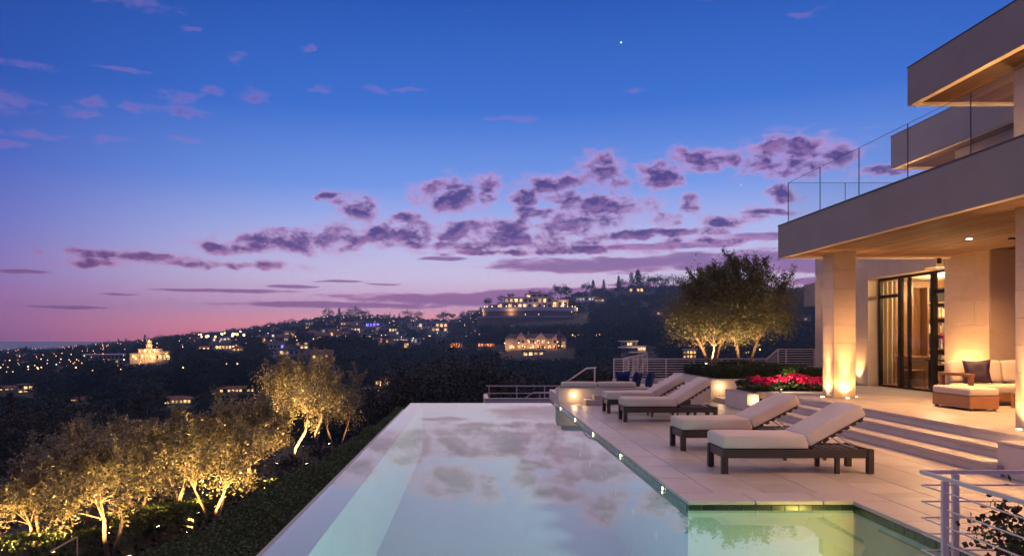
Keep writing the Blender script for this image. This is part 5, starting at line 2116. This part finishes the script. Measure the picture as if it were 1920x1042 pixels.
# ---- the mansion on a round terrace
def round_mansion():
    px, py = 995, 601
    X, Y, zb = far_base(px, py)
    s = Y / F
    r = thing('mansion', 'sprawling pale mansion on two curved terrace walls near the ridge', 'mansion', (X, Y, zb), face_cam(X, Y))
    HOUSE_RECTS.append((895, 1100, Y, 540, 606))
    g = random.Random(8)

    def arc(rad, cx, cy, a0, a1, n, z0, z1, th, name, mat):
        pts = [(cx + rad * math.sin(a0 + (a1 - a0) * i / n), cy - rad * .55 * math.cos(a0 + (a1 - a0) * i / n)) for i in range(n + 1)]
        inn = [(cx + (rad - th) * math.sin(a0 + (a1 - a0) * i / n), cy - (rad - th) * .55 * math.cos(a0 + (a1 - a0) * i / n)) for i in range(n + 1)]
        O(name, MB().prism(pts + inn[::-1], z0, z1), mat, r)
        return pts
    arc(100 * s, -2 * s, 30 * s, -1.5, 1.5, 26, -8, 5 * s, 3, 'terrace_wall', MT['h_brown'])
    arc(101 * s, -2 * s, 30 * s, -1.5, 1.5, 26, 5.05 * s, 9 * s, 3, 'terrace_band', MT['h_grey'])
    arc(90 * s, -2 * s, 30 * s, -1.5, 1.5, 26, 3 * s, 17.9 * s, 3, 'terrace_wall', MT['h_brown'])
    arc(91.5 * s, -2 * s, 30 * s, -1.5, 1.5, 26, 18 * s, 25 * s, 3.5, 'terrace_band', MT['h_white'])
    O('lawn', MB().prism([(-2 * s + 88 * s * math.sin(a), 30 * s - 48 * s * math.cos(a)) for a in [(-1.5 + 3.0 * i / 18) for i in range(19)]], 18 * s, 22 * s), MT['ground'], r)
    for a, b_, z0, z1, d in ((-62, 68, 22, 34, 0), (-50, 40, 34, 44, 8), (-10, 34, 44, 51, 14), (40, 70, 22, 38, -6), (-78, -60, 22, 30, 10)):
        w = O('wing', MB().box(a * s, b_ * s, 8 * s + d * s, 8 * s + d * s + 14, z0 * s, z1 * s), MT['h_cream' if d else 'h_white'], r)
        O('wing_roof', MB().box((a - 2) * s, (b_ + 2) * s, 8 * s + d * s - 2 * s, 8 * s + d * s + 15, z1 * s + .01, (z1 + 1.3) * s), MT['h_white'], r)
        n = max(2, int((b_ - a) / 9))
        ww = (b_ - a) * s / n
        for i in range(n):
            lit = g.random() < .35
            O('window', MB().box(a * s + ww * (i + .2), a * s + ww * (i + .8), 8 * s + d * s - .08, 8 * s + d * s - .01, (z0 + (z1 - z0) * .12) * s, (z0 + (z1 - z0) * .78) * s), MT['win_gold' if lit else 'win_dark'], r)
            O('pier', MB().box(a * s + ww * i - .3, a * s + ww * i + .3, 8 * s + d * s - .5, 8 * s + d * s - .09, z0 * s, z1 * s), MT['h_white'], r)
    for i in range(14):
        a = -1.35 + 2.7 * i / 13
        p = (-2 * s + 88 * s * math.sin(a), 30 * s - 46.5 * s * math.cos(a))
        O('terrace_lamp', MB().lathe([(.06, 0), (.28, .2), (.28, .6), (.06, .8)], (p[0], p[1], 26 * s), 8), MT['lamp_street' if i % 2 else 'lamp_white'], r)
    M3 = Matrix.Rotation(face_cam(X, Y), 3, 'Z')
    for a, z, pw in ((-1.25, 14, 1500), (-.35, 13, 1800), (1.25, 28, 2200), (-1.1, 28, 1500), (.1, 27, 1500), (.7, 30, 1500)):
        p = Vector((-2 * s + 99 * s * math.sin(a), 30 * s - 58 * s * math.cos(a), z * s))
        if z > 20:
            p.y += 16 * s
        point(r, Vector((X, Y, zb)) + M3 @ p, pw, (1, .56, .28), .5)
    return r


round_mansion()


# ---- modern house on the slope with open frame
def frame_house():
    px, py = 1193, 668
    X, Y, zb = far_base(px, py)
    s = Y / F
    r = thing('far_house', 'stepped modern house with white balconies and an open frame wing', 'house', (X, Y, zb), face_cam(X, Y))
    HOUSE_RECTS.append((1155, 1235, Y, 632, 672))
    g = random.Random(2)
    O('wall', MB().box(-28 * s, 2 * s, 0, 9, -4, 28 * s), MT['h_grey'], r)
    O('roof', MB().box(-34 * s, 4 * s, -2, 10, 28.01 * s, 29.6 * s), MT['h_white'], r)
    win_grid(r, -27 * s, -2 * s, 20 * s, 27 * s, 5, 0, .8, 'gold', g, .8, .7)
    O('balcony', MB().box(-33 * s, 3 * s, -3.2, -.001, 16 * s, 18.6 * s), MT['h_white'], r)
    O('wall', MB().box(2.1 * s, 18 * s, -.5, 8, -4, 20 * s), MT['h_white'], r)
    win_grid(r, 3 * s, 17 * s, 11 * s, 18 * s, 3, -.5, .8, 'gold', g, .8, .7)
    O('balcony', MB().box(-14 * s, 20 * s, -2.6, -.51, 7 * s, 9 * s), MT['h_white'], r)
    for i in range(5):
        O('frame_post', MB().box((19 + i * 4) * s, (19.7 + i * 4) * s, 0, .3, -5, (22 - i * 1.5) * s), MT['h_grey'], r)
    for j in range(4):
        O('frame_beam', MB().box(19 * s, 36 * s, -.05, -.001, (3 + j * 5) * s, (3.7 + j * 5) * s), MT['h_grey'], r)
    point(r, (X, Y - 6, zb + 24 * s), 500, (1, .6, .3), .3)


frame_house()


# ---- villa with a lit tower
def tower_villa():
    px, py = 283, 676
    X, Y, zb = far_base(px, py)
    s = Y / F
    r = thing('far_house', 'golden lit hillside villa with stacked blocks and a small tower', 'house', (X, Y, zb), face_cam(X, Y))
    HOUSE_RECTS.append((240, 326, Y, 635, 680))
    g = random.Random(12)
    for i, (a, b_, z0, z1, y) in enumerate(((-36, 34, -6, 13, 0), (-22, 20, 13, 21, 3 * s), (6, 38, 10, 17, 2 * s), (-8, 2, 21, 29, 5 * s), (-7, 1, 30, 36, 6 * s))):
        O('wall', MB().box(a * s, b_ * s, y, y + 16 * s, z0 * s, z1 * s), MT['h_cream'], r)
        n = max(1, int((b_ - a) / 6))
        win_grid(r, a * s * .98, b_ * s * .98, max(0, z0) * s, z1 * s, n, y, .75, 'gold', g)
        O('cornice', MB().box((a - 1) * s, (b_ + 1) * s, y - .8 * s, y + 16.5 * s, z1 * s + .01, (z1 + .9) * s), MT['h_cream'], r)
    M3 = Matrix.Rotation(face_cam(X, Y), 3, 'Z')
    for a, z in ((-30, 6), (-15, 6), (0, 6), (15, 6), (28, 6), (-10, 17), (6, 17), (-3, 26), (-3, 34)):
        point(r, Vector((X, Y, zb)) + M3 @ Vector((a * s, -5 * s, z * s)), 600, (1, .52, .2), 1.0)
        O('garden_lantern', MB().lathe([(.1, 0), (.35, .3), (.35, .9), (.1, 1.2)], (a * s, -3 * s, z * s), 8), MT['lamp_street'], r)


tower_villa()

far_house(196, 682, 66, 17, 'long grey two-storey block with unlit windows left of the tower villa', 'grey', 'flat', 2, 'warm', .08, 9)
far_house(542, 666, 58, 11, 'bright white flat-roofed modern house with long balcony on the middle slope', 'white', 'flat', 1, 'gold', .35, 6)
far_house(519, 654, 28, 9, 'small white flat-roofed house just above the long-balcony house', 'white', 'flat', 1, 'violet', .2, 4)
far_house(566, 654, 24, 13, 'pale cube-like house with golden upper windows', 'cream', 'flat', 2, 'gold', .6, 3)
far_house(604, 680, 40, 25, 'steep-gabled house with glowing ground floor', 'cream', 'gable', 2, 'gold', .45, 5)
far_house(612, 684, 30, 6, 'low white outbuilding below the steep-gabled house', 'white', 'flat', 1, 'white', .3, 3)
far_house(785, 614, 30, 9, 'white boxy house with golden end window near the ridge', 'white', 'flat', 1, 'gold', .45, 4)
far_house(824, 622, 32, 17, 'white terraced house of two storeys with bright top windows near the ridge', 'white', 'flat', 2, 'gold', .5, 4)
far_house(762, 643, 54, 9, 'long low white house lit along its eaves', 'white', 'flat', 1, 'white', .9, 9)
far_house(720, 643, 18, 7, 'small house with red-lit front beside the long low white one', 'brown', 'flat', 1, 'amber', .8, 3)
far_house(619, 624, 32, 8, 'low white-lit house among the trees on the upper slope', 'white', 'flat', 1, 'white', .8, 5)
far_house(655, 610, 34, 6, 'low brown house with a string of warm windows on the upper slope', 'brown', 'flat', 1, 'warm', .9, 7)
far_house(702, 613, 34, 9, 'house washed in violet light on the upper slope', 'white', 'flat', 1, 'violet', .7, 5)
far_house(737, 622, 16, 7, 'small gold-lit house below the violet one', 'cream', 'flat', 1, 'gold', .9, 3)
far_house(158, 753, 52, 9, 'long low pavilion with a glowing glass front in the valley', 'brown', 'hip', 1, 'gold', .95, 9)
far_house(328, 757, 60, 14, 'low pavilion with brilliant golden windows behind the uplit olives', 'cream', 'hip', 1, 'gold', .95, 8)
far_house(444, 735, 66, 11, 'long low ranch house with golden windows in the valley', 'brown', 'hip', 1, 'gold', .85, 9)
far_house(8, 735, 36, 12, 'brown house with amber windows at the valley floor', 'brown', 'gable', 1, 'warm', .8, 4)
far_house(48, 738, 26, 16, 'narrow cream house with golden windows at the valley floor', 'cream', 'flat', 2, 'gold', .5, 3)
far_house(96, 668, 24, 7, 'small house with greenish garden light on the left slope', 'cream', 'hip', 1, 'warm', .8, 3)
far_house(46, 684, 24, 7, 'small house with red-lit windows on the left slope', 'brown', 'hip', 1, 'amber', .9, 3)
far_house(112, 692, 16, 6, 'tiny pink-lit house on the left slope', 'brown', 'hip', 1, 'amber', .9, 2)
far_house(1200, 548, 42, 9, 'ridge-top house with a row of pink lamps under the tall conifers', 'brown', 'flat', 1, 'gold', .5, 6)
far_house(1097, 564, 36, 7, 'long white-lit house on the ridge beside the round mansion', 'white', 'flat', 1, 'white', .8, 6)
far_house(1124, 565, 18, 7, 'small gold-lit ridge house under a spreading tree', 'cream', 'hip', 1, 'gold', .8, 3)
far_house(856, 653, 24, 13, 'red-glowing open pavilion on the slope left of the gabled mansion', 'brown', 'flat', 1, 'amber', 1, 5)
far_house(912, 651, 34, 9, 'row of amber-lit arches beside the gabled mansion', 'brown', 'flat', 1, 'amber', .9, 6)
far_house(1293, 672, 26, 16, 'bright amber-lit house seen under the terrace olive crown', 'brown', 'flat', 2, 'warm', 1, 4)
far_house(718, 722, 30, 16, 'small golden house between lit palms in the valley', 'cream', 'hip', 1, 'gold', .8, 4)
far_house(690, 733, 46, 6, 'dim brown roofed house in the valley behind the dark tree clump', 'brown', 'hip', 1, 'warm', .1, 5)
far_house(425, 655, 44, 9, 'long villa strung with bright garden lamps below the left ridge', 'cream', 'flat', 1, 'gold', .9, 7)
far_house(415, 641, 34, 9, 'white-lit house above the lamp-strung villa', 'white', 'flat', 1, 'white', .8, 5)
far_house(446, 658, 22, 9, 'orange house with hipped roof beside the lamp-strung villa', 'cream', 'hip', 1, 'warm', .9, 3)
far_house(383, 655, 26, 7, 'small golden house left of the lamp-strung villa', 'cream', 'hip', 1, 'gold', .8, 3)
far_house(512, 632, 30, 6, 'low white house just under the left ridge', 'white', 'flat', 1, 'white', .7, 5)
far_house(1235, 590, 18, 6, 'faint small house high on the dark right slope', 'grey', 'flat', 1, 'warm', .3, 3)
far_house(1510, 600, 20, 7, 'faint small house on the slope beside the far wing', 'grey', 'hip', 1, 'warm', .2, 3)
HERO = len(HOUSE_RECTS)
# scattered smaller homes
g = random.Random(77)
n = 0
for attempt in range(1600):
    if n >= 70:
        break
    px = g.uniform(-30, 760)
    lo = float(np.interp(px, SKY_P, SKY_Y))
    py = lo + 6 + (700 - lo if px < 520 else 655 - lo) * g.random() ** 1.3
    if far_at(px, py)[1] < 430:
        continue
    w = g.uniform(9, 20)
    if any(a - w < px < b_ + w and y0 - 4 < py < y1 + 5 for a, b_, Y, y0, y1 in HOUSE_RECTS):
        continue
    wall = g.choice(['white', 'grey', 'cream', 'brown'])
    roof = g.choice(['flat', 'hip', 'gable'])
    glow = g.choice(['warm', 'gold', 'gold', 'white', 'warm', 'amber'])
    far_house(px, py, max(w, 8.5 * F / far_at(px, py)[1]), max(g.uniform(4, 6.5), 4.6 * F / far_at(px, py)[1]), 'small %s house with %s roof and %s windows on the left slope' % (wall, {'flat': 'flat', 'hip': 'hipped', 'gable': 'gabled'}[roof], glow), wall, roof, 1, glow, .6, g.randint(2, 3),
              'small %s %s %s homes on the left slope' % (wall, roof, glow), seed=n)
    n += 1


# ================================================================== lamps on the slopes
post_m = MB().tube((0, 0, -1), (0, 0, 6.0), .06, n=5).mesh('post')
globe_m = MB().lathe([(.08, 5.95), (.40, 6.15), (.50, 6.5), (.40, 6.85), (.08, 7.05)], n=8).mesh('globe', True)
gcol = {'lamp_street': 'orange', 'lamp_white': 'white', 'lamp_red': 'amber'}
globes = {k: globe_m.copy() for k in gcol}


def slope_lamp(px, py, kind, sc):
    X, Y, z = far_base(px, py)
    t = thing('garden_lamp', '%s globe lamp on a post among the hillside trees' % gcol[kind], 'lamp', (X, Y, z - .5), 0, '%s lamps on the hillsides' % gcol[kind])
    O('post', post_m, MT['bronze'], t, (0, 0, 0), scale=(1, 1, 1.2))
    O('globe', globes[kind], MT[kind], t, (0, 0, 7.2 - 6.0 * sc), scale=(sc,) * 3)


g = random.Random(21)
LN = 0
while LN < 235:
    px = g.choice([g.uniform(-10, 560), g.uniform(560, 900), g.uniform(0, 300)])
    lo = float(np.interp(px, SKY_P, SKY_Y))
    hi = 745 if px < 480 else 668
    py = lo + 4 + (hi - lo - 4) * g.random() ** 1.5
    X, Y, z = far_at(px, py)
    slope_lamp(px, py, g.choice(['lamp_street', 'lamp_street', 'lamp_white', 'lamp_red']), min(1.2, max(.35, Y / 1300)) * g.uniform(.5, 1.1))
    LN += 1
for i in range(22):
    slope_lamp(398 + g.uniform(-30, 60), 652 + g.uniform(-12, 5), g.choice(['lamp_street', 'lamp_white']), 1.2 * g.uniform(.7, 1.2))
for i in range(10):
    slope_lamp(1085 + g.uniform(-12, 45), 655 + g.uniform(-3, 1), 'lamp_street', .55)
for px, py in ((1130, 641), (1103, 650), (820, 640), (806, 648), (775, 655), (1600, 600), (1072, 601), (1060, 598), (1010, 606), (985, 606)):
    slope_lamp(px, py, 'lamp_white', .5)


# ================================================================== trees one can tell apart on the far slopes
FT = {}
for kind in ('round', 'conifer', 'column', 'open'):
    for q in range(3):
        FT[(kind, q)] = blob_tree(900 + q * 7 + len(kind), 1.0, {'round': .42, 'conifer': .24, 'column': .13, 'open': .40}[kind], 620, .075 if kind != 'column' else .06, kind)
SKT = [  # px, base y, height px, kind, words
    (205, 654, 16, 'round', 0), (222, 652, 18, 'conifer', 0), (236, 651, 18, 'conifer', 0), (272, 648, 22, 'conifer', 0), (300, 642, 15, 'round', 0), (322, 640, 12, 'round', 0),
    (345, 636, 12, 'round', 0), (372, 632, 12, 'open', 0), (395, 631, 11, 'round', 0), (425, 629, 13, 'conifer', 0), (452, 626, 12, 'round', 0), (480, 622, 13, 'round', 0),
    (506, 617, 14, 'open', 0), (525, 614, 12, 'round', 0), (548, 610, 13, 'round', 0), (572, 606, 11, 'round', 0),
    (616, 601, 24, 'round', 0), (636, 600, 24, 'conifer', 0), (648, 600, 18, 'round', 0), (663, 600, 26, 'round', 0), (682, 600, 22, 'open', 0), (692, 600, 14, 'conifer', 0),
    (714, 603, 13, 'column', 0), (724, 603, 16, 'open', 0), (764, 600, 20, 'round', 0), (786, 602, 20, 'round', 0), (825, 604, 18, 'open', 0), (836, 603, 22, 'open', 0), (848, 602, 16, 'open', 0),
    (868, 596, 14, 'round', 0), (884, 590, 10, 'round', 0),
    (915, 572, 14, 'round', 0), (940, 566, 14, 'round', 0), (958, 562, 14, 'open', 0), (1000, 562, 20, 'open', 0), (1014, 562, 18, 'round', 0), (1034, 562, 18, 'round', 0),
    (1052, 564, 34, 'open', 1), (1062, 563, 26, 'open', 1), (1100, 552, 24, 'open', 0), (1112, 550, 26, 'conifer', 0), (1132, 547, 24, 'conifer', 0), (1160, 546, 30, 'conifer', 0),
    (1168, 546, 24, 'round', 0), (1184, 545, 34, 'column', 0), (1196, 544, 40, 'conifer', 0), (1206, 544, 30, 'round', 0), (1226, 543, 30, 'open', 0), (1240, 543, 28, 'round', 0),
    (1262, 541, 26, 'round', 0), (1284, 541, 24, 'round', 0), (1310, 543, 24, 'round', 0), (1480, 552, 14, 'round', 0), (1498, 553, 16, 'round', 0), (1515, 552, 14, 'open', 0),
    (1535, 552, 26, 'round', 0), (120, 660, 8, 'round', 0), (150, 657, 9, 'round', 0), (92, 662, 8, 'round', 0), (60, 663, 7, 'round', 0), (180, 655, 10, 'conifer', 0),
]
words = {'round': 'rounded dark tree standing on the far ridge against the sky', 'conifer': 'pointed conifer standing on the far ridge against the sky',
         'column': 'narrow cypress standing on the far ridge against the sky', 'open': 'loose open-crowned tree standing on the far ridge against the sky'}
g = random.Random(5)
for px, py, hp, kind, w in SKT:
    D = float(np.interp(px, DIS_P, DIS_Y)) * .985
    X = (px - VX) / F * D
    z = EYE + (VY - py) / F * D - 1.5
    h = hp / F * D + 1.5
    tm, cm = FT[(kind, g.randint(0, 2))]
    t = thing('ridge_tree', words[kind] if not w else 'tall palm-like tree standing above the round mansion', 'tree', (X, D, z), g.uniform(0, 6), 'ridge trees: ' + (kind if not w else 'palm-like'))
    wd = g.uniform(.9, 1.25)
    O('trunk', tm, MT['darkbark'], t, scale=(h, h, h))
    O('crown', cm, MT['far_leaf'], t, scale=(h * wd, h * wd, h))
# trees on the slopes that stand out beside the houses
words2 = {'round': 'rounded tree standing apart on the far slope', 'conifer': 'pointed conifer standing apart on the far slope', 'open': 'loose open-crowned tree standing apart on the far slope', 'column': 'narrow cypress standing apart on the far slope'}
for i in range(120):
    px = g.uniform(-20, 1540)
    lo = float(np.interp(px, SKY_P, SKY_Y))
    py = lo + 6 + (735 - lo) * g.random() ** 1.3 * (.9 if px < 520 else .55)
    hh = g.uniform(7, 13)
    X, Y, z = far_at(px, py)
    hpix = hh / Y * F
    if any(a - 5 < px < b_ + 5 and y0 - 2 < py and py - hpix < y1 for a, b_, Yh, y0, y1 in HOUSE_RECTS if Y < Yh + 5):
        continue
    kind = g.choice(['round', 'round', 'open', 'conifer', 'round'])
    tm, cm = FT[(kind, g.randint(0, 2))]
    t = thing('slope_tree', words2[kind], 'tree', (X, Y, z - .5), g.uniform(0, 6), 'trees standing out on the slopes: ' + kind)
    O('trunk', tm, MT['darkbark'], t, scale=(hh,) * 3)
    O('crown', cm, MT['far_leaf'], t, scale=(hh * g.uniform(.9, 1.3), hh * g.uniform(.9, 1.3), hh))

# uplit trees near the bright houses
for i, (px, py, hh, pw, col) in enumerate(((1092, 656, 11, 3200, (1, .75, .2)), (1112, 656, 9, 1400, (.7, 1, .2)), (716, 722, 8, 900, (1, .6, .25)), (742, 716, 8, 500, (1, .65, .3)),
                                           (1245, 560, 7, 0, (1, 1, 1)), (912, 575, 9, 3000, (1, .8, .3)), (1122, 560, 8, 1200, (1, .6, .3)), (925, 652, 12, 800, (1, .4, .2)), (870, 656, 8, 900, (1, .3, .1)),
                                           (83, 690, 9, 2500, (.8, .8, .2)))):
    X, Y, z = far_base(px, py)
    tm, cm = FT[('open' if i % 2 else 'round', i % 3)]
    lab = ['golden uplit tree right of the gabled mansion', 'greenish uplit tree beyond the gabled mansion', 'uplit palm-like tree by the small golden valley house', 'second uplit tree by the small golden valley house',
           'plain tree high on the right slope', 'gold-lit tree at the tip of the round terrace', 'lit spreading tree over the small ridge house', 'red-lit tree beside the amber arches', 'red-lit tree by the glowing pavilion', 'yellow-green lit tree on the left slope'][i]
    t = thing('lit_tree', lab, 'tree', (X, Y, z), i)
    O('trunk', tm, MT['darkbark'], t, scale=(hh,) * 3)
    O('crown', cm, MT['olive_leaf'], t, scale=(hh, hh, hh))
    if pw:
        spot(t, (X, Y - 4, z + .3), (X, Y, z + hh * .6), pw * 2.5, col, 120, .6, .3)
        O('uplight', MB().lathe([(.1, .1), (.25, .2), (.25, .5), (.1, .55)], n=8), MT['lamp_street'], t, (0, 0, 0)).location = Matrix.Rotation(-i, 3, 'Z') @ Vector((0, -4, 0))


# ================================================================== woodland: the trees nobody could count
def woodland():
    g = rs(404)
    protos = []
    for q, (kind, nl, lf) in enumerate((('round', 64, .21), ('round', 64, .21), ('open', 60, .19), ('conifer', 60, .15), ('round', 150, .15), ('open', 150, .14), ('round', 380, .10), ('open', 360, .10))):
        n = rs(600 + q)
        if kind == 'conifer':
            t = n.uniform(0, 1, nl)
            a = n.uniform(0, 2 * PI, nl)
            rr = .27 * (1 - t) * n.uniform(.4, 1, nl)
            c = np.stack([rr * np.cos(a), rr * np.sin(a), .05 + .95 * t], 1)
        else:
            d = n.normal(size=(nl, 3))
            d /= np.linalg.norm(d, axis=1)[:, None]
            lob = 1 + .22 * np.sin(3 * np.arctan2(d[:, 1], d[:, 0]) + q) + .15 * np.sin(5 * d[:, 2] + q)
            rr = (n.uniform(.45, 1, nl) ** .4 * lob)[:, None]
            c = d * rr * np.array([.46, .46, .40]) + np.array([0, 0, .52])
        v, f = leaf_quads(c, lf, lf * .75, 700 + q)
        protos.append(v)
    V, TI = [], []
    cnt = {0: 0, 1: 0, 2: 0}
    rect = np.array([(a, b_, Y, y0, y1) for a, b_, Y, y0, y1 in HOUSE_RECTS])
    near_lim = np.where(np.arange(len(rect)) < HERO, np.where(rect[:, 2] < 350, .3, .62), .86) * rect[:, 2]
    N = 19000
    px = g.uniform(-120, 1620, N)
    D = np.interp(px, DIS_P, DIS_Y)
    t = g.uniform(0, 1, N) ** .8
    Ys = 100 * (D * 1.02 / 100) ** t
    Xs = (px - VX) / F * Ys
    Zs = ground_z(Xs, Ys)
    hts = g.uniform(3.2, 7.0, N) * np.where(Ys < 450, 1.35, 1.0) * np.where(Ys > 1200, 1.25, 1.0)
    for i in range(N):
        Y = Ys[i]
        pyb = VY - (Zs[i] - EYE) / Y * F
        hp = hts[i] / Y * F
        hit = (px[i] > rect[:, 0] - hp * .45) & (px[i] < rect[:, 1] + hp * .45) & (Y < rect[:, 2] + 14) & (Y > near_lim) & (pyb > rect[:, 3]) & (pyb - hp < rect[:, 4] - 1.0)
        if hit.any():
            # keep the house in view: only low growth in front of it
            hts[i] = hts[i] * .3
            hp *= .3
            hit = hit & (pyb - hp < rect[:, 4] - 2.5)
            if hit.any():
                continue
        lod = 2 if Y < 260 else (1 if Y < 520 else 0)
        if lod == 2:
            if g.uniform() < .15:
                continue
            pr = protos[6 + int(g.uniform(0, 2))]
        elif lod == 1:
            pr = protos[4 + int(g.uniform(0, 2))]
        else:
            pr = protos[int(g.uniform(0, 4))]
        cnt[lod] += 1
        a = g.uniform(0, 2 * PI)
        ca, sa = math.cos(a), math.sin(a)
        h = hts[i]
        wsc = h * g.uniform(.85, 1.5)
        q = np.empty_like(pr)
        q[:, 0] = (pr[:, 0] * ca - pr[:, 1] * sa) * wsc + Xs[i]
        q[:, 1] = (pr[:, 0] * sa + pr[:, 1] * ca) * wsc + Y
        q[:, 2] = pr[:, 2] * h + Zs[i] - .4
        V.append(q)
        TI.append(np.full(len(q), g.uniform(0, 1) ** 1.3))
    V = np.concatenate(V)
    f = np.arange(len(V)).reshape(-1, 4)
    o = O('woodland', np_mesh('woodland', V, f, attr=np.concatenate(TI)), MT['woodland'])
    o['kind'] = 'stuff'
    o['label'] = 'dark canyon woodland covering the far hillsides'
    o['category'] = 'woodland'
    print('woodland', cnt, len(f))


woodland()

# ================================================================== dusk haze in the canyon
def haze():
    m = bpy.data.materials.new('dusk haze')
    m.use_nodes = True
    m.node_tree.nodes.clear()
    b = NB(m.node_tree)
    pv = b.new('ShaderNodeVolumePrincipled')
    pv.inputs['Color'].default_value = (.40, .66, 1.0, 1)
    pv.inputs['Density'].default_value = HAZE
    pv.inputs['Anisotropy'].default_value = .2
    out = b.new('ShaderNodeOutputMaterial')
    b.link(pv.outputs[0], out.inputs['Volume'])
    o = O('haze', MB().box(-2800, 2000, -60, 2500, -191.5, 118), m)
    o['kind'] = 'stuff'
    o['label'] = 'thin dusk haze filling the canyon'
    o['category'] = 'haze'


HAZE = .0003
haze()
